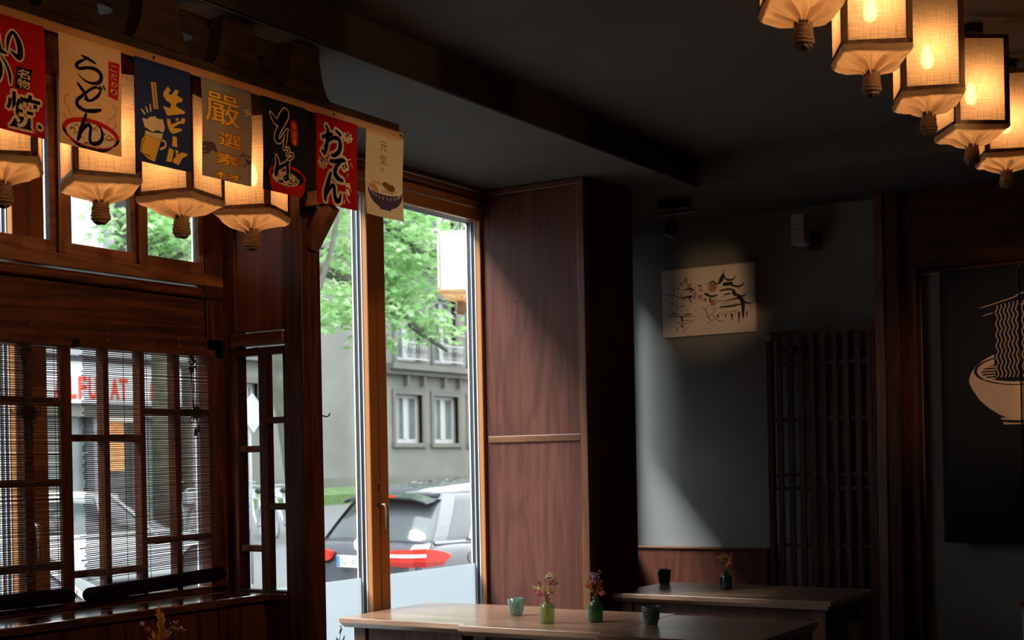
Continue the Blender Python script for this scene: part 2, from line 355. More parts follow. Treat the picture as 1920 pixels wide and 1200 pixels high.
# traced brush strokes and outlines of the prints, in thousandths of the print size
TR = {
 'ika': [[(222,119,60),(292,173,80),(309,268,93),(349,321,68),(432,337,24)],[(447,308,20),(463,214,48),(529,135,44),(594,175,64),(633,256,84),(614,340,76),(502,306,24)],[(242,406,80),(313,439,93),(322,525,93),(265,597,76),(161,622,68)],[(127,432,68),(164,535,80),(96,673,80),(39,811,72)],[(337,361,12),(418,425,32),(473,515,44),(479,591,16)]],
 'ika_box': [(575,421),(800,418),(758,611),(541,615)],
 'ika_meibutsu': [(585,436),(764,602)],
 'ika_yaki': [(430,651),(938,947)],
 'ika_flame': [[(221,668),(283,684),(240,709),(198,714)],[(215,831),(296,783),(256,837),(244,882),(202,898)]],
 'udon': [[(351,153,19),(450,165,46),(565,186,31),(585,195,11)],[(434,171,19),(327,214,42),(267,258,50),(322,278,46),(444,251,42),(586,244,54),(668,288,61),(641,349,57),(527,382,38),(396,373,27),(290,329,11)],[(287,417,27),(339,449,50),(407,497,50),(452,555,38)],[(404,544,31),(507,541,38),(613,485,46),(657,427,38),(597,407,34),(503,437,38),(386,506,42),(283,573,54),(296,624,57),(417,647,50),(563,629,57),(664,607,38)],[(651,391,27),(690,413,23)],[(704,380,31),(736,410,23)],[(423,682,46),(390,746,57),(338,837,61),(299,915,57),(283,936,31)],[(318,889,27),(385,819,42),(455,773,50),(501,796,50),(487,865,50),(493,925,54),(566,934,54),(653,903,57),(693,848,50),(670,779,31),(619,750,15)]],
 'udon_tag': [(789,130),(976,128),(943,481),(783,461)],
 'udon_tagtext': [(817,154),(940,444)],
 'udon_steam': [[(139,541,8),(79,579,8),(101,634,8),(149,662,8),(156,708,8),(209,731,8)],[(66,727,8),(104,757,8),(113,797,8)],[(848,533,8),(915,577,8),(875,642,8),(800,676,8),(792,707,8),(763,717,8)],[(904,685,8),(918,720,8),(870,750,8),(865,775,8)]],
 'udon_bowl': [(3,872),(1010,889),(508,862),(497,1035)],
 'beer_text': [[(588,199),(638,229),(604,275),(649,274),(727,211),(793,211),(755,265),(859,281),(848,312),(748,340),(736,372),(904,404),(892,425),(579,488),(502,402),(635,410),(652,362),(559,342),(504,304),(512,267)],[(574,515),(634,520),(649,566),(813,505),(847,512),(684,594),(840,580),(835,604),(700,649),(655,649),(610,620),(582,577)],[(731,486),(784,486),(768,520),(730,510)],[(847,467),(906,475),(892,522),(813,534)],[(677,674),(749,676),(755,776),(660,776)],[(607,797),(691,814),(644,935),(544,943)],[(720,797),(772,816),(749,854),(822,817),(941,817),(913,846),(845,869),(764,953),(662,936),(674,903),(726,870)]],
 'beer_tag': [(286,205),(374,199),(419,450),(335,459)],
 'beer_foam': [[(127,573),(220,578),(254,549),(355,527),(410,545),(500,536),(536,608),(508,667),(408,653),(306,684),(169,656)],[(183,687),(306,694),(497,675),(480,735),(361,736),(166,729)]],
 'beer_mug': [[(171,735),(466,741),(332,973),(220,962),(71,903),(113,786)]],
 'beer_handle': [[(484,744,29),(540,753,29),(535,797,29),(449,835,29)]],
 'beer_marks': [[(117,495,21),(169,527,29)],[(193,459,21),(223,501,29)],[(269,425,21),(281,485,29)]],
 'beer_dark': [[(170,759,10),(111,847,10),(102,910,10)],[(120,919,10),(255,928,10)],[(209,929,8),(265,951,8)]],
 'g1': [(62,122),(749,433)],
 'g2': [(316,510),(779,645)],
 'g3': [(252,724),(746,835)],
 'g4': [(231,916),(780,979)],
 'g_shrimp': [[(-14,691,47),(90,671,71),(204,680,104),(260,712,57)],[(-5,734,38),(99,720,61),(189,707,47)],[(5,770,24),(109,756,33),(162,730,19)],[(39,665,9),(193,644,9),(255,673,9)],[(751,717,14),(829,688,19),(918,688,14),(982,704,19)],[(804,666,9),(866,708,14),(929,750,52),(986,748,61)],[(882,637,9),(817,671,9)],[(786,814,9),(890,768,12),(968,744,12)],[(837,822,9),(916,777,12)],[(777,708,9),(763,735,9)]],
 'g_mark': [[(845,215,12),(907,213,17),(945,202,14)],[(857,243,12),(919,229,12)],[(945,213,12),(993,255,14)],[(868,278,14),(931,257,12)],[(894,244,12),(969,246,14)]],
 'soba': [[(180,166,25),(256,226,85),(341,246,85),(430,171,110),(517,115,130)],[(511,154,110),(417,256,85),(313,358,85),(295,431,95),(363,441,50),(463,352,25),(541,297,20)],[(522,306,25),(482,413,45),(445,521,25)],[(450,520,13),(558,500,18),(538,548,23),(507,577,20)],[(539,625,20),(629,588,25),(643,547,25),(561,564,20)],[(275,613,25),(307,692,75),(277,805,85)],[(345,733,65),(562,648,40)],[(522,653,55),(535,741,70),(531,819,55)],[(561,829,40),(480,845,40),(457,822,35),(527,794,35)]],
 'soba_tag': [(607,173),(780,455)],
 'soba_bowl': [(35,854),(907,852),(503,694),(447,979)],
 'o1': [(158,126),(601,415)],
 'o2': [(336,479),(734,679)],
 'o3': [(198,639),(606,942)],
 'ob1': [(634,114),(895,246)],
 'ob2': [(36,464),(287,617)],
 'ot1': [(697,125),(837,236)],
 'ot2': [(87,481),(230,601)],
 'oden': [[(149,256,53),(274,220,69),(381,193,48)],[(243,120,43),(285,177,69),(268,268,75),(242,362,75),(195,428,69),(138,405,37)],[(193,362,32),(278,286,48),(407,232,64),(539,229,75),(588,287,86),(550,370,80),(438,425,64),(362,428,27)],[(477,139,37),(581,173,69)],[(347,498,53),(476,489,75),(646,455,75),(716,457,32)],[(622,476,27),(496,547,75),(461,622,91),(532,673,86),(650,688,53)],[(650,512,32),(684,544,37)],[(709,493,32),(744,522,37)],[(351,638,59),(285,756,91),(218,877,96),(202,953,64)],[(228,911,27),(342,798,59),(433,777,75),(444,859,80),(477,932,91),(558,921,80),(603,850,32)]],
 'o_veg': [[(703,713),(817,692),(869,805),(827,762),(717,743)],[(731,769),(797,773),(826,832),(783,855),(724,819)]],
 'o_marks': [[(625,833,16),(700,815,21),(735,866,27),(812,926,16)],[(698,900,21),(666,952,21)],[(754,440,16),(842,420,16)],[(851,459,13),(885,508,13)],[(783,482,13),(796,547,13)],[(795,588,13),(759,634,13)]],
 'k1': [(381,100),(559,206)],
 'k2': [(376,257),(572,372)],
 'k3': [(416,410),(490,447)],
 'k_bowl': [(49,634),(962,644),(509,933)],
 'p_dark': [[(670,56,5),(678,111,11),(658,184,47),(634,245,32),(603,268,11)],[(681,165,16),(712,223,24),(778,222,19),(797,166,9)],[(681,284,39),(758,283,39)],[(758,305,21),(827,335,24),(877,310,17),(892,264,6)],[(492,269,6),(556,224,17),(603,284,11)],[(634,374,17),(727,360,24),(788,384,16)],[(780,415,47),(796,459,24)],[(680,434,16),(742,426,16)],[(803,439,24),(857,478,21),(898,462,16),(904,415,5)],[(476,398,27),(539,443,24),(602,435,16)],[(602,521,8),(710,524,11),(811,504,21)],[(826,485,39),(871,554,47),(874,703,32),(874,798,13)],[(871,554,24),(939,594,16),(973,577,11),(991,542,5)],[(632,611,16),(733,612,22),(848,594,19)],[(656,560,6),(833,555,6)],[(527,480,24),(527,518,19)],[(13,317,6),(71,374,9),(137,382,11),(194,428,11),(259,425,19),(316,421,32)],[(128,381,9),(141,333,8),(129,287,16)],[(190,350,5),(223,398,9),(239,461,14)],[(259,315,16),(316,301,21),(364,340,11)],[(300,452,16),(332,510,8)],[(397,262,17),(437,284,11)],[(71,180,5),(104,223,5),(122,181,4)],[(436,577,5),(475,636,9),(495,735,11),(545,811,8)],[(495,735,8),(546,698,8),(574,647,8),(531,599,5)],[(546,709,6),(569,754,8),(624,814,9),(670,808,6)],[(570,647,6),(609,624,4)],[(545,805,6),(569,765,6)],[(605,731,24),(616,770,6)],[(690,737,21),(690,773,5)],[(754,732,28),(757,828,6)],[(832,719,28),(828,856,6)],[(912,717,21),(915,792,6)],[(37,641,5),(87,680,11),(177,701,11),(234,702,8)],[(108,611,8),(132,652,13),(186,669,8)],[(210,715,24),(222,771,21)],[(153,786,6),(202,808,11),(275,810,8),(347,801,5)],[(161,864,13),(169,919,9)],[(230,936,8),(258,884,8),(307,873,5)],[(395,681,3),(388,626,3),(364,580,3)],[(323,597,3),(328,543,3)],[(939,689,5),(969,687,5)],[(946,637,4),(977,630,4)]],
 'p_red': [[(234,691,8),(291,681,16),(323,679,6)],[(177,701,6),(275,712,11),(371,717,5)],[(218,766,6),(291,773,9),(363,765,5)],[(702,694,6),(756,691,9),(825,671,8)],[(787,693,9),(794,768,6)],[(609,694,5),(679,718,8),(733,719,5)],[(671,594,5),(818,579,6)],[(210,847,24),(234,855,19)]],
 'p_bloom': [[(554,537,63),(559,542,63)],[(551,310,95),(556,315,95)],[(104,500,35),(109,505,35)],[(161,540,32),(166,545,32)],[(260,183,47),(265,188,47)],[(211,221,39),(216,226,39)],[(300,255,55),(305,260,55)],[(268,140,24),(273,145,24)],[(178,282,32),(183,288,32)],[(348,425,47),(353,430,47)],[(412,433,47),(417,438,47)],[(364,383,39),(369,388,39)],[(428,337,32),(433,342,32)],[(316,333,47),(321,338,47)],[(468,483,32),(472,488,32)],[(218,552,28),(223,557,28)],[(364,623,19),(368,628,19)],[(267,667,24),(272,672,24)]],
 'p_dots': [[(522,841,11),(526,846,11)],[(549,865,11),(553,871,11)],[(615,915,9),(619,920,9)],[(674,872,8),(678,878,8)],[(728,899,8),(732,905,8)],[(631,857,6),(635,863,6)],[(592,853,6),(596,859,6)],[(569,840,5),(573,846,5)],[(693,832,6),(697,837,6)],[(341,139,8),(345,145,8)],[(389,141,6),(393,147,6)],[(235,114,9),(239,120,9)],[(292,111,9),(296,117,9)],[(194,163,8),(198,169,8)],[(153,257,8),(157,263,8)],[(71,257,6),(75,263,6)],[(37,286,6),(42,292,6)],[(395,670,6),(399,676,6)],[(177,580,6),(182,586,6)],[(153,489,8),(157,495,8)],[(349,250,8),(353,256,8)],[(324,192,8),(328,198,8)],[(942,255,5),(945,261,5)],[(903,324,5),(907,330,5)]],
}
# ------------------------------------------------------------------ flat prints (lettering, drawings)
class Flat:
    """2-D shapes in print coordinates (u across, v down, both 0..1), turned into one printed layer"""
    def __init__(s): s.v = []; s.f = []
    def poly(s, pts):
        n = len(s.v); s.v += [tuple(p) for p in pts]; s.f.append(tuple(range(n, n+len(pts)))); return s
    def stroke(s, pts, asp, grow=0.0, sub=6):
        """brush stroke: points (u, v, width); asp = print width / height keeps it round"""
        P = [V((p[0], p[1]/asp, p[2])) for p in pts]
        Q = []
        for i in range(len(P)-1):
            a = P[max(i-1, 0)]; b = P[i]; c = P[i+1]; d = P[min(i+2, len(P)-1)]
            for k in range(sub):
                t = k/sub
                Q.append(.5*((2*b) + (c-a)*t + (2*a-5*b+4*c-d)*t*t + (3*b-a-3*c+d)*t**3))
        Q.append(P[-1])
        n = len(s.v); L = []
        for i, q in enumerate(Q):
            d = Q[min(i+1, len(Q)-1)] - Q[max(i-1, 0)]; l = math.hypot(d.x, d.y) or 1e-9
            w = max(q.z, .002)/2 + grow
            L.append((q, -d.y/l*w, d.x/l*w))
        for q, a, b in L: s.v += [(q.x+a, (q.y+b)*asp), (q.x-a, (q.y-b)*asp)]
        for i in range(len(L)-1): s.f.append((n+2*i, n+2*i+1, n+2*i+3, n+2*i+2))
        for q, a, b in (L[0], L[-1]):
            w = math.hypot(a, b); s.poly([(q.x+w*cos(t*pi/6), (q.y+w*sin(t*pi/6))*asp) for t in range(12)])
        return s
    def ell(s, u, v, ru, rv, t0=0, t1=2*pi, n=36, rin=0.0):
        full = abs(t1-t0-2*pi) < 1e-6
        if rin == 0: return s.poly([(u+ru*cos(t0+(t1-t0)*k/n), v+rv*sin(t0+(t1-t0)*k/n)) for k in range(n if full else n+1)])
        b = len(s.v)
        for k in range(n+1):
            t = t0+(t1-t0)*k/n
            s.v += [(u+ru*cos(t), v+rv*sin(t)), (u+ru*rin*cos(t), v+rv*rin*sin(t))]
        for k in range(n): s.f.append((b+2*k, b+2*k+1, b+2*k+3, b+2*k+2))
        return s
    def text(s, st, u0, v0, u1, v1, grow=0.0, halo=0.0, asp=1.0):
        """lettering fitted to the box u0..u1, v0..v1; grow thickens it (fraction of glyph size)"""
        vs, fs = glyphs(st, grow)
        g0, _ = glyphs(st, 0.0)
        x0 = min(p[0] for p in g0); x1 = max(p[0] for p in g0); y0 = min(p[1] for p in g0); y1 = max(p[1] for p in g0)
        for k in range(8 if halo else 1):
            n = len(s.v); du, dv = halo*cos(k*pi/4), halo*sin(k*pi/4)*asp
            s.v += [(u0+(p[0]-x0)/(x1-x0)*(u1-u0)+du, v1-(p[1]-y0)/(y1-y0)*(v1-v0)+dv) for p in vs]
            s.f += [tuple(i+n for i in f) for f in fs]
        return s
    def build(s, name, mt, parent, fn, layer, label=None):
        if isinstance(parent, Sheet):
            for f in s.f: parent.polys.append((layer, len(parent.polys), mt, [s.v[i] for i in f]))
            return
        mb = MB(); mb.v = [tuple(fn(u, v, layer)) for u, v in s.v]; mb.f = s.f
        o = mb.build(name, mt, parent, fix=False)
        if label: o['label'] = label
        return o
class Sheet:
    """one printed cloth: every print polygon becomes a region of the cloth mesh with its own dye"""
    def __init__(s): s.polys = []
    def cloth(s, name, base, parent, fn, nu, nv, W_, H_):
        from mathutils.geometry import delaunay_2d_cdt
        vs = []; es = []; prints = []
        def P(i, j): return j*(nu+1)+i
        for j in range(nv+1):
            for i in range(nu+1): vs.append(V((i/nu*W_*10, j/nv*H_*10)))
        for j in range(nv+1):
            for i in range(nu+1):
                if i < nu: es.append((P(i, j), P(i+1, j)))
                if j < nv: es.append((P(i, j), P(i, j+1)))
        for ly, k, mt, pts in sorted(s.polys, key=lambda a: (a[0], a[1])):
            q = [V((p[0]*W_*10, p[1]*H_*10)) for p in pts]
            n = len(vs); vs += q; es += [(n+i, n+(i+1) % len(q)) for i in range(len(q))]
            prints.append((min(p.x for p in q), max(p.x for p in q), min(p.y for p in q), max(p.y for p in q), [(p.x, p.y) for p in q], mt))
        ov, oe, of, _, _, _ = delaunay_2d_cdt(vs, es, [], 0, 1e-5)
        G = .06; cells = {}
        for pr in prints:
            for cx in range(int(pr[0]/G)-1, int(pr[1]/G)+2):
                for cz in range(int(pr[2]/G)-1, int(pr[3]/G)+2): cells.setdefault((cx, cz), []).append(pr)
        def inside(x, y, q):
            r = False; j = len(q)-1
            for i in range(len(q)):
                (xi, yi), (xj, yj) = q[i], q[j]
                if (yi > y) != (yj > y) and x < (xj-xi)*(y-yi)/(yj-yi)+xi: r = not r
                j = i
            return r
        mats = [base]; mb = MB(); mb.v = [fn(p.x/W_/10, p.y/H_/10, 0) for p in ov]; idx = []
        for f in of:
            x = sum(ov[i].x for i in f)/len(f); y = sum(ov[i].y for i in f)/len(f); mt = base
            if x < 0 or y < 0 or x > W_*10 or y > H_*10: continue
            for pr in reversed(cells.get((int(x/G), int(y/G)), [])):
                if pr[0] <= x <= pr[1] and pr[2] <= y <= pr[3] and inside(x, y, pr[4]): mt = pr[5]; break
            if mt not in mats: mats.append(mt)
            mb.f.append(tuple(f)); idx.append(mats.index(mt))
        me = bpy.data.meshes.new(name); me.from_pydata(mb.v, [], mb.f)
        for m_ in mats: me.materials.append(m_)
        for p_, i in zip(me.polygons, idx): p_.material_index = i; p_.use_smooth = True
        o = bpy.data.objects.new(name, me); COL.objects.link(o); o.parent = parent; return o
_gl = {}
def glyphs(st, grow=0.0):
    if (st, grow) in _gl: return _gl[(st, grow)]
    c = bpy.data.curves.new('t', 'FONT'); c.body = st; c.size = 1; c.offset = grow; c.fill_mode = 'FRONT'; c.resolution_u = 4
    o = bpy.data.objects.new('t', c); COL.objects.link(o); bpy.context.view_layer.update()
    me = bpy.data.meshes.new_from_object(o.evaluated_get(bpy.context.evaluated_depsgraph_get()))
    r = ([(v.co.x, v.co.y) for v in me.vertices], [tuple(p.vertices) for p in me.polygons])
    bpy.data.objects.remove(o); bpy.data.curves.remove(c); bpy.data.meshes.remove(me)
    _gl[(st, grow)] = r; return r
def k3(t): return [tuple(a/1000 for a in p) for p in t]

# ================================================================== THE ROOM
FY = 3.58                      # inner face of the street front
def wall_open(mb, x0, x1, z0, z1, y0, y1, ops):
    """wall slab with rectangular openings (xa, xb, za, zb)"""
    xs = sorted({x0, x1, *[a for o in ops for a in o[:2]]}); zs = sorted({z0, z1, *[a for o in ops for a in o[2:]]})
    for i in range(len(xs)-1):
        run = None
        for j in range(len(zs)-1):
            cx = (xs[i]+xs[i+1])/2; cz = (zs[j]+zs[j+1])/2
            if any(o[0] < cx < o[1] and o[2] < cz < o[3] for o in ops):
                if run is not None: mb.box(xs[i], xs[i+1], y0, y1, run, zs[j]); run = None
            elif run is None: run = zs[j]
        if run is not None: mb.box(xs[i], xs[i+1], y0, y1, run, zs[-1])
    return mb
struct(MB().box(-1.6, 6.685, -3.1, 3.58, -.12, 0).build('floor', M['floor']))
c = MB(); c.box(-1.6, 6.9, -3.1, 3.58, 2.77, 2.95); c.box(-1.6, 6.9, 2.712, 3.58, 2.635, 2.77); c.box(5.845, 6.9, -3.1, 2.712, 2.635, 2.77)
struct(c.build('ceiling', M['ceil']))
struct(MB().box(6.685, 6.9, -3.1, 3.58, -.12, 2.77).build('wall_back', M['wall']))
struct(MB().box(-1.8, -1.6, -3.3, 3.58, -.12, 2.95).build('wall_left', M['wall']))
struct(MB().box(-1.6, 6.9, -3.3, -3.1, -.12, 2.95).build('wall_right', M['wall']))
w = MB(); wall_open(w, -1.8, 6.9, -.5, 3.6, FY, FY+.075, [(1.955, 3.605, .0, 2.605), (3.622, 5.405, .0, 2.605), (5.80, 6.64, .0, 2.605)])
struct(w.build('wall_front', M['outer']))

# ------------------------------------------------------------------ street windows (tilt leaves with a lock)
def leaf(par, x0, x1, zt, st=.055, handle=None, sl=.055, sr=.055):
    """one glazed leaf between x0 and x1 (outer edges)"""
    y0, y1 = FY-.015, FY+.012
    f = MB()
    f.box(x0, x0+sl, y0, y1, .02, zt); f.box(x1-sr, x1, y0, y1, .02, zt); f.box(x0+sl, x1-sr, y0, y1, zt-.058, zt); f.box(x0+sl, x1-sr, y0, y1, .02, .10)
    lf = f.build('leaf_frame', M['alu'], par, bevel=.004)
    g = MB(); y2 = y1+.052
    g.box(x0+.004, x0+sl-.002, y1, y2, .03, zt-.01); g.box(x1-sr+.002, x1-.004, y1, y2, .03, zt-.01); g.box(x0+sl-.002, x1-sr+.002, y1, y2, zt-.056, zt-.01); g.box(x0+sl-.002, x1-sr+.002, y1, y2, .03, .098)
    g.build('gasket', M['gasket'], lf)
    b = MB()
    for ya, yb in ((y1+.001, y1+.006), (y1+.024, y1+.028), (y2-.004, y2+.002)):
        b.box(x1-sr-.0015, x1-sr+.003, ya, yb, .098, zt-.056); b.box(x0+sl-.003, x0+sl+.0015, ya, yb, .098, zt-.056); b.box(x0+sl, x1-sr, ya, yb, zt-.0605, zt-.055)
    b.build('glazing_bead', M['bead'], lf)
    MB().box(x0+sl-.001, x1-sr+.001, y1+.030, y1+.036, .098, zt-.056).build('pane', M['glass'], lf)
    MB().box(x0+sl-.001, x1-sr+.001, y1+.0365, y1+.038, .098, .882).build('frosted_film', M['film'], lf, )['label'] = 'milky frosted film on the lower glass'
    if handle:
        hx = handle
        p_ = MB(); p_.prism([(hx+.012*cos(t*pi/8)*(1), 1.262+.022*sin(t*pi/8)+(.012 if t < 8 else -.012)) for t in range(16)], y0-.008, y0); p_.build('lock_plate', M['alu'], lf, smooth=False)
        k = MB(); k.lathe([(.0001, y0-.012), (.006, y0-.012), (.006, y0-.007)], 12, (hx, 0, 1.268), 'y'); k.box(hx-.002, hx+.002, y0-.011, y0-.007, 1.24, 1.268); k.build('keyhole', M['black'], lf)
        h = MB(); h.tube([(hx+.004, y0, 1.185), (hx+.004, y0-.035, 1.188), (hx+.004, y0-.045, 1.178), (hx+.007, y0-.045, 1.09), (hx+.009, y0-.042, 1.075)], [.007, .007, .008, .007, .005], 10)
        h.build('handle', M['steel'], lf, smooth=True, )['label'] = 'curved metal pull handle'
    return lf
def street_window(n, x0, xm, x1, fl=.045, fr=.045, handle=True):
    par = local('window_%d' % n, None, None); par['kind'] = 'structure'
    zt = 2.548
    f = MB(); y0, y1 = FY-.005, FY+.07
    f.box(x0, x0+fl, y0, y1, 0, 2.605); f.box(x1-fr, x1, y0, y1, 0, 2.605); f.box(x0+fl, x1-fr, y0, y1, zt+.006, 2.605); f.box(x0+fl, x1-fr, y0, y1, 0, .016)
    f.build('outer_frame', M['alu'], par, bevel=.003)
    if xm:
        leaf(par, x0+fl+.002, xm-.005, zt, handle=xm-.022 if handle else None, sl=fl+.012); leaf(par, xm+.005, x1-fr-.002, zt, sr=fr+.012)
        h = MB(); h.tube([(x1-.040, FY-.018, 2.36), (x1-.040, FY-.018, 2.47)], .007, 10); h.tube([(x1-.040, FY-.018, .5), (x1-.040, FY-.018, .61)], .007, 10)
        h.build('hinge', M['alu'], par, smooth=True)
    else: leaf(par, x0+.047, x1-.047, zt)
    return par
street_window(1, 1.958, 2.767, 3.603, fr=.025); street_window(2, 3.624, 4.510, 5.402, fl=.025); street_window(3, 5.803, None, 6.637)
# unseen blind added to cut daylight on the back wall, short of the far edge
t = local('roller_blind', 'drawn roller blind in the alcove window behind the wooden pillar', 'blind')
MB().box(5.84, 6.50, FY-.047, FY-.045, 1.615, 2.545).build('blind_cloth', M['noren'], t)
MB().tube([(5.84, FY-.046, 2.56), (6.50, FY-.046, 2.56)], .018, 12).build('roller', M['black'], t, smooth=True)
MB().box(5.84, 6.50, FY-.052, FY-.040, 1.60, 1.615).build('bottom_bar', M['black'], t)

t = MB().tube([(3.66, FY-.045, 2.600), (5.315, FY-.045, 2.600)], .013, 12).build('curtain_rod', M['trim_x'], None, smooth=True)
tag(t, 'round brown wooden curtain rod above the tall glass door', 'curtain rod')

# ------------------------------------------------------------------ wood-clad pillar
t = local('pillar', 'square pillar clad in reddish stained plywood beside the glass door', 'pillar')
PX0, PX1, PY0 = 5.318, 5.775, 3.02
MB().box(PX0+.012, PX1-.012, PY0+.012, FY, 0, 2.632).build('core', M['dark_z'], t)
for z0, z1 in ((.0, 1.447), (1.479, 2.60)):
    MB().box(PX0, PX0+.012, PY0+.03, FY-.02, z0, z1).build('front_panel', M['panel'], t)
for z0, z1 in ((.0, 1.447), (1.479, 2.60)):
    MB().box(PX0+.03, PX1-.02, PY0, PY0+.012, z0, z1).build('side_panel', M['dark_z'], t)
MB().box(PX0-.007, PX0+.012, PY0+.03, FY-.03, 1.447, 1.479).build('rail_strip', M['trim_y'], t, bevel=.003)
MB().box(PX0+.03, PX1-.02, PY0-.007, PY0+.012, 1.447, 1.479).build('rail_strip', M['dark_x'], t, bevel=.003)
MB().box(PX0-.009, PX0+.03, PY0-.009, PY0+.03, 0, 2.603).build('corner_trim', M['trim_z'], t, bevel=.004)
MB().box(PX1-.02, PX1+.006, PY0-.008, PY0+.02, 0, 2.632).build('corner_trim', M['dark_z'], t, bevel=.004)
MB().box(PX0-.009, PX0+.012, PY0-.009, FY-.03, 2.603, 2.632).build('top_trim', M['trim_y'], t, bevel=.003)
MB().box(PX0+.012, PX1, PY0-.008, PY0+.012, 2.603, 2.632).build('top_trim', M['dark_x'], t, bevel=.003)
k = MB()
for y, z in ((3.385, 2.10), (3.185, 2.135)): k.lathe([(.0001, PX0-.0008), (.006, PX0-.0008), (.006, PX0+.001)], 10, (0, y, z), 'x')
k.build('knot_hole', M['black'], t)

# ------------------------------------------------------------------ bay lattice partition along the street windows (front face y = 3.22)
t = local('lattice_partition', 'long dark wooden lattice partition with bamboo blinds along the street window', 'partition')
YF = 3.22; LX0, LX1 = 1.62, 3.260
MB().box(LX0, LX1, 3.050, 3.075, 0, .925).build('wainscot', M['dark_z'], t)
MB().box(LX0, LX1, 3.022, YF+.10, .925, .948).build('sill', M['sill_x'], t, bevel=.004)
MB().box(LX0, LX1, YF, YF+.04, .948, .970).build('bottom_rail', M['dark_x'], t, bevel=.003)
MB().box(LX0, LX1, YF, YF+.04, 1.712, 1.775).build('top_rail', M['dark_x'], t, bevel=.003)
MB().box(LX0, LX1, YF+.012, YF+.034, 1.775, 1.94).build('panel', M['dark_x'], t)
MB().box(LX0, LX1, YF-.012, YF+.03, 1.905, 1.93).build('moulding', M['dark_x'], t, bevel=.006)
MB().box(LX0, LX1, YF-.004, YF+.045, 1.945, 1.985).build('transom_rail', M['trim_x'], t, bevel=.003)
MB().box(LX0, LX1, YF, YF+.04, 2.50, 2.632).build('head_rail', M['dark_x'], t)
# lower lattice: stiles and thin bars
MB().box(LX0, LX0+.04, YF, YF+.045, .948, 1.775).build('stile', M['dark_z'], t)
MB().box(2.598, 2.638, YF, YF+.014, .970, 1.712).build('stile', M['dark_z'], t, bevel=.002)
MB().box(3.186, LX1, YF, YF+.045, .948, 2.632).build('stile', M['dark_z'], t, bevel=.002)
for x, wd in ((2.06, .022), (2.27, .022), (2.475, .030), (2.759, .021), (2.900, .021), (3.042, .023)):
    MB().box(x, x+wd, YF+.004, YF+.036, .970, 1.712).build('mullion', M['dark_z'], t, bevel=.0015)
for xa, xb, z in ((1.66, 2.598, 1.553), (1.66, 2.598, 1.320), (1.66, 2.598, 1.080), (2.638, 2.900, 1.449), (2.921, 3.186, 1.533), (2.638, 2.900, 1.049), (2.921, 3.186, 1.132)):
    MB().box(xa, xb, YF+.006, YF+.034, z-.0105, z+.0105).build('lattice_bar', M['dark_x'], t, bevel=.0015)
# upper transom: three sashes
for xa, xb in ((1.62, 1.66), (2.15, 2.19), (2.603, 2.648), (2.903, 2.939)):
    MB().box(xa, xb, YF-.003, YF+.045, 1.985, 2.50).build('transom_post', M['trim_z'], t, bevel=.002)
for xa, xb in ((1.66, 2.15), (2.19, 2.603), (2.648, 2.903), (2.939, 3.186)):
    s = MB(); s.box(xa, xb, YF+.008, YF+.030, 1.985, 2.020); s.box(xa, xb, YF+.008, YF+.030, 2.47, 2.50); s.box(xb-.022, xb, YF+.008, YF+.030, 2.02, 2.47)
    s.build('sash', M['trim_x'], t, bevel=.002)
sc = MB()
for x, z in ((2.50, 1.770), (2.50, 1.748), (2.505, 1.745), (2.56, 1.742), (2.70, 1.742), (2.775, 1.765), (2.775, 1.745), (2.78, 1.742), (2.95, 1.742), (3.06, 1.765), (3.06, 1.745), (3.066, 1.742), (3.16, 1.742)):
    sc.ball((x, YF-.001, z), .0032, 6, 4)
sc.build('screw', M['brass'], t)
# ------------------------------------------------------------------ return of the bay (left-facing, x = 3.26)
t = local('lattice_partition', 'short dark lattice return beside the square post, six open panes', 'partition')
XR = 3.262
def rbox(ya, yb, za, zb, name, mt, d=.035, o=0.0, bv=.0015): return MB().box(XR+o, XR+d, ya, yb, za, zb).build(name, mt, t, bevel=bv)
rbox(2.955, 3.22, 0, .925, 'wainscot', M['dark_z']); rbox(2.955, 3.022, .925, .948, 'sill', M['sill_y'], .06, -.02, .003)
rbox(2.955, 3.185, .926, .955, 'bottom_rail', M['dark_y'])
rbox(2.955, 3.185, 1.716, 1.742, 'top_rail', M['dark_y']); rbox(2.955, 3.185, 1.748, 1.790, 'moulding', M['trim_y'], .045, -.010, .004)
rbox(2.955, 3.185, 1.795, 2.632, 'panel', M['panel_bay'], .03, .006)
rbox(3.165, 3.22, .926, 2.632, 'stile', M['dark_z'], .045, -.004)
rbox(2.950, 2.965, .926, 1.742, 'stile', M['dark_z'], .04)
rbox(3.038, 3.074, .952, 1.716, 'mullion', M['dark_z'], .032, .002)
for ya, yb, z in ((3.074, 3.165, 1.413), (3.074, 3.165, 1.089), (2.965, 3.038, 1.504), (2.965, 3.038, 1.226)):
    rbox(ya, yb, z-.0105, z+.0105, 'lattice_bar', M['dark_y'], .030, .003)
# ------------------------------------------------------------------ square post with bracket
t = local('post', 'dark square timber post between the lattice bay and the glass door', 'post')
MB().box(XR-.004, 3.350, 2.876, 2.953, 0, 2.632).build('shaft', M['dark_z'], t, bevel=.004)
MB().box(3.275, 3.340, 2.775, 2.876, 2.176, 2.222).build('bracket_arm', M['trim_y'], t, bevel=.002)
b = MB(); b.bar((3.307, 2.88, 2.055), (3.307, 2.79, 2.178), .055, .035, (1,0,0)); b.build('brace', M['trim_z'], t, bevel=.002)
k = MB(); k.tube([(3.348, 2.880, 1.516), (3.358, 2.868, 1.512), (3.363, 2.862, 1.515), (3.364, 2.860, 1.523)], .0022, 8)
k.build('coat_hook', M['black'], t, smooth=True)

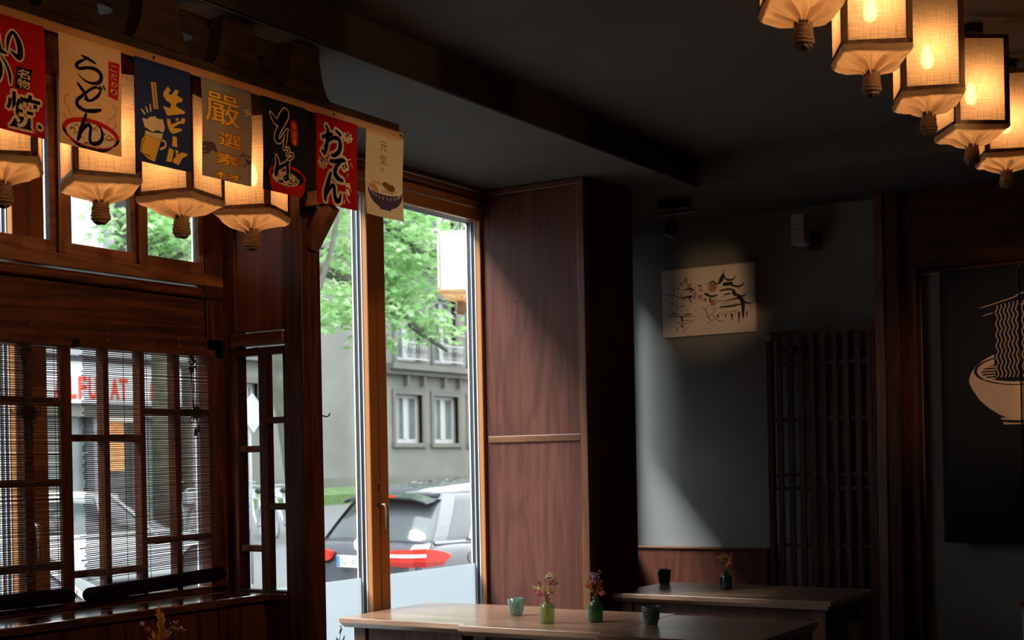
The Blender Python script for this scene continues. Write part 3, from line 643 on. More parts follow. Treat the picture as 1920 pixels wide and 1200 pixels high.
# ------------------------------------------------------------------ banner beam with scrolled brackets
t = local('beam', 'dark timber beam below the ceiling carrying the row of food banners', 'beam')
BY = 2.755
MB().box(1.30, 3.625, BY, BY+.045, 2.457, 2.490).build('timber', M['plank'], t, bevel=.003)
g_ = MB(); xs_ = [1.30+.06*k for k in range(40)]
for x in xs_: g_.v += [(x, BY-.003+.0006*sin(x*40), 2.463), (x, BY-.003+.002*sin(x*23), 2.438)]
g_.f = [(2*k, 2*k+1, 2*k+3, 2*k+2) for k in range(39)]
g_.build('hanging_tape', M['tape'], t)['label'] = 'cream cloth tape that carries the banners'
for xr in (2.04, 2.345, 2.64, 2.933, 3.222):
    pr = [(xr+.045, 2.488), (xr+.030, 2.500), (xr+.017, 2.525), (xr+.006, 2.560), (xr-.002, 2.60), (xr-.004, 2.634), (xr-.125, 2.634), (xr-.127, 2.60), (xr-.135, 2.56), (xr-.146, 2.525), (xr-.159, 2.50), (xr-.174, 2.488)]
    MB().prism(pr, BY-.004, BY+.05).build('scroll_bracket', M['plank'], t)
n_ = MB()
for x in (2.04, 2.545, 3.283, 3.625): n_.ball((x, BY-.005, 2.452), .0045, 8, 4, (1, .6, 1))
n_.build('nail', M['black'], t)

# planked ceiling of the bay
o = MB().box(1.3, 3.262, 2.815, 3.575, 2.612, 2.634).build('trim_1', M['plank']); struct(o)
struct(MB().box(-1.6, 5.845, 2.700, 2.712, 2.637, 2.768).build('trim_2', M['fascia']))  # dark board added to keep the bulkhead face looking shaded

# ================================================================== LANTERNS
LW, LH = .18, .29
def lantern_mesh(t, lit=True, cord_top=.5, rose=True, seed=0, pale=False):
    LIN, FRM = (M['linen_pale'], M['lframe_pale']) if pale else (M['linen'], M['lframe'])
    rnd = random.Random(seed); h = LW/2
    s = MB()
    for a in range(4):
        ca, sa = cos(a*pi/2), sin(a*pi/2)
        pts = []
        for i in range(2):
            for j in range(2):
                x = -h+.004+(LW-.008)*i; y = -h
                pts.append((x*ca-y*sa, x*sa+y*ca, .004+(LH-.008)*j))
        s.add(pts, [(0, 1, 3, 2)])
    s.build('shade', LIN, t)
    f = MB(); e = .016
    for sx in (-1, 1):
        for sy in (-1, 1):
            f.box(min(sx*h, sx*(h-e)), max(sx*h, sx*(h-e)), min(sy*h, sy*(h-e)), max(sy*h, sy*(h-e)), 0, LH)
    o = .0012
    for z0, z1 in ((-.001, .012), (LH-.012, LH+.001)):
        for sy in (-1, 1):
            f.box(-h, h, min(sy*(h+o), sy*(h-e)), max(sy*(h+o), sy*(h-e)), z0, z1); f.box(min(sy*(h+o), sy*(h-e)), max(sy*(h+o), sy*(h-e)), -h, h, z0, z1)
    for sx in (-1, 1):
        for sy in (-1, 1):
            f.box(min(sx*(h+o), sx*(h-e*.75)), max(sx*(h+o), sx*(h-e*.75)), min(sy*(h+o), sy*(h-e*.75)), max(sy*(h+o), sy*(h-e*.75)), 0, LH)
    f.box(-h, h, -.006, .006, LH-.012, LH); f.box(-.006, .006, -h, h, LH-.012, LH)
    f.build('frame', FRM, t)
    # cloth gathered under the box into a rope-bound knot
    p = MB(); N = 120; rings = [(1.0, .004), (1.03, -.006), (.99, -.016), (.87, -.025), (.68, -.030), (.46, -.033), (.27, -.037), (.18, -.052)]
    ph = [rnd.random()*6 for _ in range(4)]
    for fr, z in rings:
        for k in range(N):
            t_ = 2*pi*k/N; rs = h/max(abs(cos(t_)), abs(sin(t_)))
            rr = rs*fr if fr > .9 else rs*fr*(fr/.9) + h*fr*(1-fr/.9)
            pl = (1-fr)*(.35+fr)*4.6*(.0042*sin(15*t_+ph[0]) + .0045*sin(8*t_+ph[1]) + .0022*sin(27*t_+ph[2]))
            p.v.append((rr*cos(t_), rr*sin(t_), z - pl - .004*(fr > .75)*sin(3*t_+ph[3])))
    for i in range(len(rings)-1):
        for k in range(N):
            k2 = (k+1) % N; p.f.append((i*N+k, (i+1)*N+k, (i+1)*N+k2, i*N+k2))
    p.build('gathered_base', M['linen_soft'], t, smooth=True)
    r = MB()
    for i in range(8):
        z = -.050-.0068*i; rad = .0165+.0009*i + (.001 if i % 3 == 0 else 0)
        r.tube([((rad)*cos(2*pi*k/20), rad*sin(2*pi*k/20), z+.0018*sin(2*pi*k/20+i)) for k in range(21)], .0042, 6, False)
    r.lathe([(.015, -.048), (.0165, -.08), (.019, -.100)], 12)
    r.build('rope_binding', M['rope'], t, smooth=True)
    e_ = MB(); e_.lathe([(.0195, -.098), (.0215, -.103), (.020, -.109), (.012, -.112), (.0001, -.107)], 14)
    for i, q in enumerate(e_.v): e_.v[i] = (q[0]*(1+.12*rnd.uniform(-1, 1)), q[1]*(1+.12*rnd.uniform(-1, 1)), q[2]+rnd.uniform(-.003, .003))
    e_.build('cloth_end', M['rope'], t)
    b = MB(); b.lathe([(.0001, .083), (.012, .087), (.019, .100), (.0205, .115), (.016, .135), (.010, .150), (.009, .156)], 16)
    b.build('bulb', M['bulb_dim'] if pale else M['bulb'], t, smooth=True)
    k = MB(); k.lathe([(.0115, .154), (.0125, .158), (.0125, .195), (.007, .205), (.003, .21)], 14); k.build('lamp_holder', M['black'], t, smooth=False)
    MB().tube([(0, 0, .205), (0, 0, LH+cord_top)], .0025, 6).build('cord', M['black'], t)
    if rose:
        q = MB(); q.lathe([(.006, LH+cord_top-.032), (.042, LH+cord_top-.028), (.042, LH+cord_top-.001)], 20); q.build('ceiling_rose', M['black'], t)
bay = [(2.200, 48, 'square linen lantern lit behind the red grilled squid banner, at the left edge'),
       (2.510, -28, 'square linen lantern lit behind the cream udon bowl banner'),
       (2.805, 14, 'square linen lantern lit behind the navy beer mug banner'),
       (3.098, 22, 'square linen lantern lit behind the grey yellow-lettered banner, nearest the post')]
for i, (x, a, lb) in enumerate(bay):
    t = thing('lantern', lb, 'lantern', (x, 2.930, 2.135), R(a), 'lanterns along the window bay')
    lantern_mesh(t, True, 2.634-2.135-LH, True, i)
row = [(3.075, 30, 'linen pendant lantern cut off by the top of the photo, nearest of the row'),
       (3.580, 28, 'second nearest linen pendant lantern of the ceiling row at upper right'),
       (4.115, 25, 'middle linen pendant lantern of the five in the ceiling row'),
       (4.625, 37, 'fourth linen pendant lantern of the ceiling row, turned corner-on'),
       (5.115, 25, 'farthest and lowest-looking linen pendant lantern of the ceiling row')]
for i, (x, a, lb) in enumerate(row):
    t = thing('lantern', lb, 'lantern', (x, 1.14, 2.425), R(a), 'pendant lanterns in the ceiling row')
    lantern_mesh(t, True, 2.769-2.425-LH, True, 10+i)
t = thing('lantern', 'pale bleached linen lantern hanging outside behind the tall door glass', 'lantern', (5.575, 3.87, 2.212), R(16))
lantern_mesh(t, True, .36, False, 30, True)
b = MB(); b.tube([(0, 0, .65), (.04, -.02, .66), (.06, -.214, .66)], .008, 8); b.build('wall_bracket', M['black'], t, smooth=True)

# ================================================================== BANNERS
BW, BT, BB = .197, 2.437, 2.163
BH = BT-BB; ASP = BW/BH
def banner(x0, label, mt, amp, ph, tilt, draw):
    t = thing('banner', label, 'banner', (x0+BW/2, BY-.013, BT), 0, 'food banners hanging from the beam')
    t['_o'] = (0, 0, 0)
    def fn(u, v, layer):
        y = -.002 - amp*(sin(pi*1.15*v+ph)-sin(ph)) - tilt*v - .0028*v*sin(5*u+ph)*.7
        return ((u-.5)*BW - .006*v*tilt*8, y - .0009*layer, -v*BH)
    sh = Sheet(); draw(sh, fn)
    sh.cloth('cloth', mt, t, fn, 10, 24, BW, BH)
    h = MB(); nu = 12
    for j in (0, .035):
        for i in range(nu+1): h.v.append(fn(i/nu, j, .8))
    h.f = [(i, i+1, nu+2+i, nu+1+i) for i in range(nu)]
    h.build('hem', mt, t)
def S(key, grow=0.0, fl=None):
    fl = fl or Flat()
    for st in TR[key]: fl.stroke(k3(st), ASP, grow)
    return fl
def Pn(key, fl=None):
    fl = fl or Flat(); fl.poly(k3(TR[key])); return fl
def Pl(key):
    fl = Flat()
    for p in TR[key]: fl.poly(k3(p))
    return fl
def BX(key):
    a, b = k3(TR[key])[:2]; return a[0], a[1], b[0], b[1]
def ring_pts(u, v, ru, rv, n=40): return [(u+ru*cos(2*pi*k/n), v+rv*sin(2*pi*k/n)) for k in range(n)]
rnd = random.Random(5)
def d_squid(t, fn):
    S('ika', .022).build('outline', M['i_cream'], t, fn, 1); S('ika').build('lettering', M['i_black'], t, fn, 2)
    Pn('ika_box').build('label_patch', M['i_black'], t, fn, 3)
    u0, v0, u1, v1 = BX('ika_meibutsu'); dm = (v1-v0)/2
    Flat().text('名', u0, v0, u1, v0+dm*.94, .012).text('物', u0, v0+dm*1.06, u1, v1, .012).build('small_lettering', M['i_cream'], t, fn, 4)
    b = BX('ika_yaki'); Flat().text('焼', *b, .018, .030, ASP).build('outline', M['i_cream'], t, fn, 3); Flat().text('焼', *b, .018).build('lettering', M['i_black'], t, fn, 4)
    Pl('ika_flame').build('flame_print', M['i_cream'], t, fn, 1)
def d_udon(t, fn):
    f = Flat(); f.ell(.505, .845, .465, .135); f.build('bowl_rim', M['i_red'], t, fn, 1)
    f = Flat(); f.poly([(.505+.465*cos(a), .845+.135*sin(a)) for a in [pi*k/24 for k in range(25)]] + [(.505+.40*cos(a), .862+.155*sin(a)) for a in [pi-pi*k/24 for k in range(25)]]); f.build('bowl_side', M['i_black'], t, fn, 1.5)
    Flat().ell(.505, .860, .405, .107).build('soup', M['i_cream'], t, fn, 2)
    f = Flat()
    for k in range(22):
        a = rnd.uniform(0, 6.28); q = rnd.uniform(.55, .92); u = .505+.40*q*cos(a); v = .86+.10*q*sin(a)
        f.stroke([(u-.03, v+.008, .012), (u, v-.010, .014), (u+.035, v+.004, .012)], ASP)
    f.build('noodle_lines', M['i_brown'], t, fn, 3)
    S('udon_steam').build('steam_lines', M['i_brown'], t, fn, 1)
    S('udon').build('lettering', M['i_black'], t, fn, 4)
    Pn('udon_tag').build('label_patch', M['i_red'], t, fn, 1)
    u0, v0, u1, v1 = BX('udon_tagtext'); f = Flat(); d = (v1-v0)/4
    for k, c_ in enumerate('こだわり'): f.text(c_, u0+.012, v0+d*k+.008, u1-.012, v0+d*(k+.88))
    f.build('small_lettering', M['i_cream'], t, fn, 2)
def d_beer(t, fn):
    Pl('beer_text').build('lettering', M['i_yellow'], t, fn, 1); Pn('beer_tag').build('label_patch', M['i_yellow'], t, fn, 1)
    p = k3(TR['beer_tag']); f = Flat()
    for k in range(9):
        q = (k+.7)/9.4; u = p[0][0]+(p[3][0]-p[0][0])*q+.045; v = p[0][1]+(p[3][1]-p[0][1])*q
        f.stroke([(u-.018, v-.004, .010), (u+.018, v+.004, .010)], ASP).stroke([(u, v-.010, .008), (u, v+.010, .008)], ASP)
    f.build('small_lettering', M['i_black'], t, fn, 2)
    Pl('beer_foam').build('foam_print', M['i_cream'], t, fn, 1); Pl('beer_mug').build('mug_print', M['i_yellow'], t, fn, 1.5); S('beer_handle').build('mug_handle_print', M['i_cream'], t, fn, 1)
    S('beer_marks').build('foam_marks', M['i_cream'], t, fn, 1); S('beer_dark').build('mug_lines', M['i_black'], t, fn, 2.5)
def d_grey(t, fn):
    S('g_shrimp').build('prawn_print', M['i_purple'], t, fn, 1); S('g_mark').build('seal_print', M['i_cream'], t, fn, 1)
    f = Flat(); g = Flat()
    for k, c_ in zip(('g1', 'g2', 'g3', 'g4'), '嚴選素材'):
        b = BX(k); g.text(c_, *b, .004, .014, ASP); f.text(c_, *b, .004)
    g.build('outline', M['i_brown'], t, fn, 2); f.build('lettering', M['i_yellow'], t, fn, 3)
def d_soba(t, fn):
    f = Flat(); f.poly([(.14, .80), (.95, .80), (.93, .93), (.86, 1.0), (.22, 1.0), (.15, .92)]); f.build('bowl_side', M['i_red'], t, fn, .6)
    Flat().ell(.54, .80, .42, .115).build('bowl_rim', M['i_red'], t, fn, 1); Flat().ell(.54, .805, .375, .095).build('soup', M['i_black'], t, fn, 1.6)
    Flat().ell(.50, .835, .31, .075).build('noodles', M['i_cream'], t, fn, 2.2)
    f = Flat()
    for k in range(26):
        a = rnd.uniform(0, 6.28); q = rnd.uniform(.1, .9)**.5; u = .50+.29*q*cos(a); v = .835+.068*q*sin(a)
        f.stroke([(u-.03, v+.006, .013), (u, v-.008, .015), (u+.03, v+.004, .013)], ASP)
    f.build('noodle_lines', M['i_black'], t, fn, 2.8)
    S('soba', .020).build('outline', M['i_cream'], t, fn, 3.4); S('soba').build('lettering', M['i_black'], t, fn, 4.2)
    u0, v0, u1, v1 = BX('soba_tag'); f = Flat(); cu = (u0+u1)/2; ru = (u1-u0)/2
    f.poly([(cu+ru*cos(a), v0+ru*ASP+ru*ASP*sin(a)) for a in [pi+pi*k/12 for k in range(13)]] + [(cu+ru*cos(a), v1-ru*ASP+ru*ASP*sin(a)) for a in [pi*k/12 for k in range(13)]]); f.build('label_patch', M['i_red'], t, fn, 1)
    f = Flat(); d = (v1-v0)/3.35
    for k, c_ in enumerate('味自慢'): f.text(c_, u0+.05, v0+.028+d*k, u1-.05, v0+.028+d*(k+.86))
    f.build('small_lettering', M['i_yellow'], t, fn, 2)
def d_oden(t, fn):
    S('oden', .045).build('outline', M['i_cream'], t, fn, 1); S('oden').build('lettering', M['i_black'], t, fn, 2)
    f = Flat(); g = Flat()
    for kb, kt in (('ob1', 'ot1'), ('ob2', 'ot2')):
        u0, v0, u1, v1 = BX(kb); cu, cv = (u0+u1)/2, (v0+v1)/2
        f.poly([(cu+(u1-u0)/2*(.90+.10*cos(8*a))*cos(a), cv+(v1-v0)/2*(.90+.10*cos(8*a))*sin(a)) for a in [2*pi*k/48 for k in range(48)]])
        u0, v0, u1, v1 = BX(kt); g.text('あ', u0, v0, u1, (v0+v1)/2, .02).text('つ', u0+.01, (v0+v1)/2+.015, u1, v1-.01, .02)
    f.build('speech_bubble', M['i_cream'], t, fn, 3); g.build('small_lettering', M['i_black'], t, fn, 4)
    Pl('o_veg').build('vegetable_print', M['i_cream'], t, fn, 1); S('o_marks').build('steam_marks', M['i_cream'], t, fn, 1)
def d_genki(t, fn):
    f = Flat()
    for k, c_ in zip(('k1', 'k2', 'k3'), '元気。'): f.text(c_, *BX(k))
    f.build('lettering', M['i_brown'], t, fn, 1)
    f = Flat(); f.poly([(.07+.46*(1-cos(pi*k/24)), .655+.235*sin(pi*k/24)**.8) for k in range(25)]); f.poly([(.36, .86), (.69, .86), (.67, .905), (.38, .905)]); f.build('bowl_side', M['i_purple'], t, fn, 1)
    Flat().ell(.53, .655, .455, .068).build('soup', M['i_cream'], t, fn, 2)
    f = Flat()
    for k in range(9): f.stroke([(.62+.03*k, .61+.006*k, .010), (.50+.025*k, .665+.004*k, .012), (.42+.04*k, .70, .010)], ASP)
    for k in range(5): f.stroke([(.16+.05*k, .62, .012), (.22+.05*k, .585, .014), (.28+.05*k, .63, .012)], ASP)
    f.build('noodle_lines', M['i_orange'], t, fn, 2.6)
    f = Flat(); f.stroke([(.12, .645, .05), (.22, .655, .10), (.31, .68, .08), (.34, .70, .03)], ASP); f.build('prawn_print', M['i_orange'], t, fn, 3)
    Flat().ell(.55, .600, .085, .034).ell(.68, .625, .12, .042).build('mushroom_print', M['i_brown'], t, fn, 3.2)
    f = Flat()
    for k in range(12):
        a = pi*(k+.8)/12.6; f.stroke([(.53-.42*cos(a), .665+.085*sin(a), .016), (.53-.40*cos(a), .690+.092*sin(a), .016)], ASP)
    f.build('bowl_dashes', M['i_cream'], t, fn, 1.8)
banner(1.985, 'red banner with big black grilled squid lettering, cut off at the left edge', M['c_red'], .004, .2, .004, d_squid)
banner(2.225, 'cream banner with black udon lettering over a noodle bowl', M['c_cream'], .004, 1.2, .005, d_udon)
banner(2.468, 'navy banner with yellow lettering and a foaming beer mug', M['c_navy'], .003, 2.0, .004, d_beer)
banner(2.704, 'grey banner with four yellow characters and dark prawn drawings', M['c_grey'], .005, .7, .006, d_grey)
banner(2.943, 'dark navy banner with soba lettering above a red noodle bowl', M['c_char'], .006, .4, .008, d_soba)
banner(3.185, 'red banner with black oden lettering and two cream speech bubbles', M['c_red'], .004, 1.6, .005, d_oden)
banner(3.430, 'cream banner with small characters above a purple noodle bowl', M['c_cream'], .006, 2.2, .002, d_genki)

# ================================================================== BAMBOO BLINDS
def blind(x0, x1, zt, zb, zb1, label, cords, seed, knot):
    rnd = random.Random(seed); t = local('bamboo_blind', label, 'blind', 'bamboo blinds on the lattice')
    y = 3.192; s = MB(); z = zt-.03; i = 0
    while z > max(zb, zb1)+.02:
        a = x0+rnd.uniform(-.006, .006)*(1+(rnd.random() < .06)*3); b = x1+rnd.uniform(-.006, .006)
        tl = rnd.uniform(-.0018, .0018) + (zb1-zb)*(zt-z)/(zt-zb)*.9; hh = rnd.uniform(.0024, .0032); yy = y+rnd.uniform(-.0006, .0006)
        s.add([(a, yy-.001, z-hh/2), (b, yy-.001, z-hh/2+tl), (b, yy+.001, z-hh/2+tl), (a, yy+.001, z-hh/2), (a, yy-.001, z+hh/2), (b, yy-.001, z+hh/2+tl), (b, yy+.001, z+hh/2+tl), (a, yy+.001, z+hh/2)],
              [(0,3,2,1),(4,5,6,7),(0,1,5,4),(1,2,6,5),(2,3,7,6),(3,0,4,7)])
        z -= .0058
    tag(s.build('slats', M['blind'], t), kind='stuff')
    MB().box(x0-.01, x1+.005, y-.006, y+.02, zt-.03, zt-.006).build('head_rail', M['dark_x'], t)
    r = MB(); n = 14
    secs = []
    for x, zc, k in ((x0-.006, zb, .75), (x0+.004, zb, 1), (x1+.004, zb1, 1), (x1+.016, zb1, .8)):
        secs.append([(x, y-.008+.026*k*cos(2*pi*i/n), zc+.022*k*sin(2*pi*i/n)) for i in range(n)])
    r.loft(secs); rl = r.build('rolled_end', M['blindroll'], t, smooth=False)
    e = MB()
    for k in range(5): e.tube([(x1+.016, y-.03+.011*k, zb1-.014+.006*k), (x1+.019, y-.03+.011*k, zb1+.016-.002*k)], .0012, 5)
    e.build('roll_fringe', M['rope'], rl)
    for x in cords:
        zz = zb + (zb1-zb)*(x-x0)/(x1-x0)
        c_ = MB(); c_.tube([(x, y-.0035, zt-.01), (x+.002, y-.0035, (zt+zz)/2), (x+.004, y-.004, zz)], .0009, 5); c_.build('cord', M['cord'], t)
    kx, kz = knot
    p = MB()
    for k in range(4): p.tube([(kx-.012+.006*k, y-.006, zt-.02), (kx-.008+.004*k+rnd.uniform(-.004, .004), y-.010, (zt+kz)/2), (kx+rnd.uniform(-.006, .006), y-.012, kz)], .0012, 5)
    for k in range(9):
        zq = zt-.035-.006*k; p.ball((kx+rnd.uniform(-.012, .012), y-.010, zq), rnd.uniform(.004, .007), 6, 4)
    p.build('pull_cord', M['cord'], t)
    q = MB()
    for k in range(26):
        c0 = V((kx+rnd.gauss(0, .012), y-.016, kz+rnd.gauss(0, .007))); a = rnd.uniform(.010, .024); an = rnd.uniform(0, pi); fl = rnd.uniform(.25, .7)
        pts = []
        for i in range(11):
            w_ = 2*pi*i/10; u, v_ = a*cos(w_), a*fl*sin(w_)
            pts.append(c0+V((u*cos(an)-v_*sin(an), rnd.uniform(-.005, .005), (u*sin(an)+v_*cos(an))*.8)))
        q.tube(pts, .0013, 5, False)
    q.build('cord_bundle', M['cord'], t)
    u = MB()
    for dx, dz in ((-.004, -.060), (.010, -.050)):
        u.tube([(kx, y-.018, kz), (kx+dx, y-.019, kz+dz+.014)], .001, 5); u.lathe([(.001, kz+dz+.016), (.0045, kz+dz+.004), (.0055, kz+dz-.008), (.003, kz+dz-.010)], 8, (kx+dx, y-.019, 0))
    u.build('tassel', M['cord'], t)
blind(2.655, 3.182, 1.742, .990, 1.012, 'dark bamboo blind let down over the right half of the lattice', (2.715, 2.805, 2.895, 3.03, 3.155), 3, (3.085, 1.528))
blind(1.70, 2.578, 1.742, .998, .996, 'dark bamboo blind let down over the left half of the lattice', (1.85, 2.05, 2.25, 2.43, 2.552), 4, (2.452, 1.520))
b = MB()

# ================================================================== TABLES
def table(cx, cy, sx, sy, rz, label, group='plain wooden tables'):
    t = thing('table', label, 'table', (cx, cy, 0), R(rz), group)
    hx, hy = sx/2, sy/2
    top = MB(); pr = [(-hx+.016, .712), (-hx, .730), (-hx, .750), (hx, .750), (hx, .730), (hx-.016, .712)]
    secs = []
    for y, k in ((-hy, .75), (-hy+.016, 1), (hy-.016, 1), (hy, .75)):
        secs.append([(u, y, (z if k == 1 else max(z, .729))) for u, z in pr])
    top.loft(secs); top.build('tabletop', M['table'], t, bevel=.002)
    a = MB(); ix, iy = hx-.055, hy-.050
    a.box(-ix, -ix+.018, -iy+.02, iy-.02, .615, .711); a.box(ix-.018, ix, -iy+.02, iy-.02, .615, .711); a.box(-ix+.02, ix-.02, -iy, -iy+.018, .615, .711); a.box(-ix+.02, ix-.02, iy-.018, iy, .615, .711)
    a.build('apron', M['panel'], t, bevel=.002)
    for sx_ in (-1, 1):
        for sy_ in (-1, 1):
            x, y = sx_*(ix-.018), sy_*(iy-.018)
            l = MB(); l.loft([[(x-w, y-w, z), (x+w, y-w, z), (x+w, y+w, z), (x-w, y+w, z)] for z, w in ((0, .020), (.60, .029), (.711, .029))]); l.build('leg', M['trim_z'], t, bevel=.003)
    return t
table(4.500, 3.228, .65, .592, 2.0, 'wooden table with bright top standing against the glass door')
table(4.475, 2.632, .65, .596, 2.0, 'middle wooden table of the front row, two flower bottles on top')
table(4.455, 2.040, .65, .580, 2.0, 'right end wooden table of the front row, without any bottle')
table(5.755, 2.475, .60, 1.05, 0, 'long wooden table behind the front row, before the panelled bench')
table(2.72, 2.62, .60, .84, 0, 'wooden table below the photo edge under the dried flowers by the lattice')

# ------------------------------------------------------------------ bottles, bouquets, votives
def bottle(x, y, label, mt, h=.094, r=.028):
    t = thing('bottle_vase', label, 'vase', (x, y, .7505), 0, 'small glass bottle vases'); s = h/.094
    b = MB(); b.lathe([(.0001, .002), (r*.82, .0), (r*.97, .004), (r, .010), (r, .058*s), (r*.94, .066*s), (r*.72, .073*s), (r*.42, .077*s), (r*.37, .082*s), (r*.37, .088*s), (r*.50, .0895*s), (r*.50, .0935*s), (r*.34, .094*s)], 28)
    o = b.build('body', mt, t, smooth=True); o.parent = t
    w = MB(); w.lathe([(.0001, .004), (r*.9, .006), (r*.93, .0095), (.0001, .010)], 20); w.build('thick_base', M['facet'], t, smooth=True)
    return t
def votive(x, y, label, mt, h=.068, r=.033, relief=True):
    t = thing('votive_glass', label, 'candle glass', (x, y, .7505), 0, 'glass candle votives')
    b = MB(); prof = [(.0001, .001), (r*.70, 0), (r*.76, .004), (r*.90, h*.55), (r, h), (r*.94, h), (r*.84, h*.55), (r*.70, .012), (.0001, .010)]
    b.lathe(prof, 30); b.build('cup', mt, t, smooth=True)
    if relief:
        f = MB(); rows = 4; n = 16
        def P(i, j):
            z = h*(.26+.66*j/rows); rr = r*(.80+.20*z/h)+.0006; a = 2*pi*i/n
            return (rr*cos(a), rr*sin(a), z)
        for j in range(rows):
            for i in range(n):
                o = .5*(j % 2); c = P(i+o, j)
                for q in (P(i+o-.5, j+1), P(i+o+.5, j+1), P(i+o+1, j)): f.tube([c, tuple((a+b_)/2*1.0 for a, b_ in zip(c, q)), q], .0010, 4, False)
        for i in range(n): f.tube([P(i, 4), P(i+1, 4)], .001, 4, False)
        f.build('relief', M['facet'], t)
    else:
        f = MB()
        for i in range(24): a = 2*pi*i/24; f.tube([(r*.80*cos(a), r*.80*sin(a), h*.18), (r*.985*cos(a), r*.985*sin(a), h*.92)], .0008, 4)
        f.build('fluting', mt, t)
    return t
CR = V((.541, -.841, 0)); CB = V((.841, .541, 0))
def bouquet(x, y, z, label, stems, seed):
    """stems: (right, back, height, kind, colour, size)"""
    rnd = random.Random(seed); t = thing('dried_bouquet', label, 'dried flowers', (x, y, z), 0, 'bunches of dried flowers'); parts = {}
    st = MB()
    for i, (dr, db, h, kind, colr, sz) in enumerate(stems):
        tip = CR*dr + CB*db + V((0, 0, h)); mid = tip*.5 + V((0, 0, h*.10)) - CR*dr*.12
        foot = V((0, 0, -.055)) - CR*dr*.10 + CB*rnd.uniform(-.004, .004)
        pts = [foot, V((rnd.uniform(-.004, .004), rnd.uniform(-.004, .004), -.004)), mid, tip]
        st.tube([tuple(p) for p in pts], .0007, 5)
        mb = parts.setdefault((kind, colr), MB()); d = (tip-mid).normalized()
        def rv(s): return V((rnd.gauss(0, s), rnd.gauss(0, s), rnd.gauss(0, s)))
        def blade(p, q, w):
            p, q = V(p), V(q); s_ = (q-p).cross(CB).normalized()*w; m_ = (p+q)/2 + rv(w*.4)
            mb.add([p, m_+s_, q, m_-s_+CB*w*.4], [(0, 1, 2, 3)])
        if kind == 'globe_flower':
            mb.ball(tip, sz*.55, 8, 6)
            for k in range(26):
                v = rv(1).normalized(); blade(tip+v*sz*.3, tip+v*sz*(.95+.2*rnd.random())+V((0, 0, sz*.2)), sz*.16)
        elif kind == 'spike':
            for k in range(34):
                q = k/34; p = tip + d*(q-.75)*sz*4 + rv(sz*.22); mb.ball(p, sz*rnd.uniform(.18, .34)*(1.15-q*.6), 5, 4)
        elif kind == 'seed_cluster':
            for k in range(64):
                v = rv(1); v.z = abs(v.z)*.8-.15; p = tip + v.normalized()*sz*rnd.uniform(.35, 1.15); mb.ball(p, sz*rnd.uniform(.12, .20), 5, 4)
                st.tube([tuple(tip-d*sz*.7), tuple(p)], .0004, 4)
        elif kind == 'berries':
            for k in range(7):
                v = rv(1); v.z = abs(v.z); p = tip + v.normalized()*sz*rnd.uniform(.6, 1.6); mb.ball(p, sz*rnd.uniform(.22, .30), 7, 5); st.tube([tuple(tip-d*sz*1.5), tuple(p)], .0005, 4)
        elif kind == 'grass_plume':
            for k in range(60):
                q = rnd.random(); p = tip + d*(q-1)*sz*5 + rv(sz*.14); blade(p, p + d*sz*.9 + rv(sz*.25), sz*.10)
        elif kind == 'leaves':
            for k in range(11):
                q = k/11; p = mid + (tip-mid)*q; blade(p, p + d*sz*1.1 + rv(sz*.5), sz*.22)
    st.build('stems', M['p_stem'], t)
    for (kind, colr), mb in parts.items(): mb.build(kind, M[colr], t)
    return t
votive(4.512, 2.898, 'sage glass votive with raised star pattern, beside the bright table end', M['votive'])
votive(4.458, 2.276, 'dark teal glass votive with raised star pattern on the front tables', M['votive_dark'])
votive(5.925, 2.949, 'plain dark green glass votive on the long rear table', M['votive_plain'], .074, .033, False)
bottle(4.333, 2.646, 'pale olive glass bottle vase on the middle front table', M['bottle'])
bottle(4.450, 2.504, 'darker green glass bottle vase on the middle front table, right of the pale one', M['bottle_dark'], .094)
bottle(5.805, 2.575, 'deep green glass bottle vase on the long rear table', M['bottle_teal'], .086)
bottle(2.640, 2.870, 'olive glass bottle vase just below the photo edge by the lattice', M['bottle'])
bottle(2.785, 2.350, 'olive glass bottle vase just below the photo edge under the lavender', M['bottle'])
g = random.Random(2)
bouquet(4.333, 2.646, .842, 'dried bouquet of pink, purple and cream flowers in the pale olive bottle',
    [(-.030, .0, .066, 'spike', 'p_purple', .010), (-.022, .006, .050, 'spike', 'p_purple', .008), (-.034, .004, .040, 'leaves', 'p_cream', .014), (-.026, -.006, .020, 'leaves', 'p_pink', .016),
     (.012, -.006, .058, 'globe_flower', 'p_pink', .012), (.014, .006, .082, 'seed_cluster', 'p_cream', .014), (.028, .004, .070, 'seed_cluster', 'p_cream', .013), (.033, 0, .055, 'seed_cluster', 'p_straw', .011),
     (-.004, .004, .070, 'berries', 'p_cream', .007), (.018, -.004, .036, 'leaves', 'p_straw', .016), (-.010, -.004, .038, 'leaves', 'p_straw', .016), (.004, -.006, .030, 'leaves', 'p_cream', .014), (.024, .0, .024, 'leaves', 'p_straw', .014), (-.012, 0, .022, 'leaves', 'p_straw', .013)], 11)
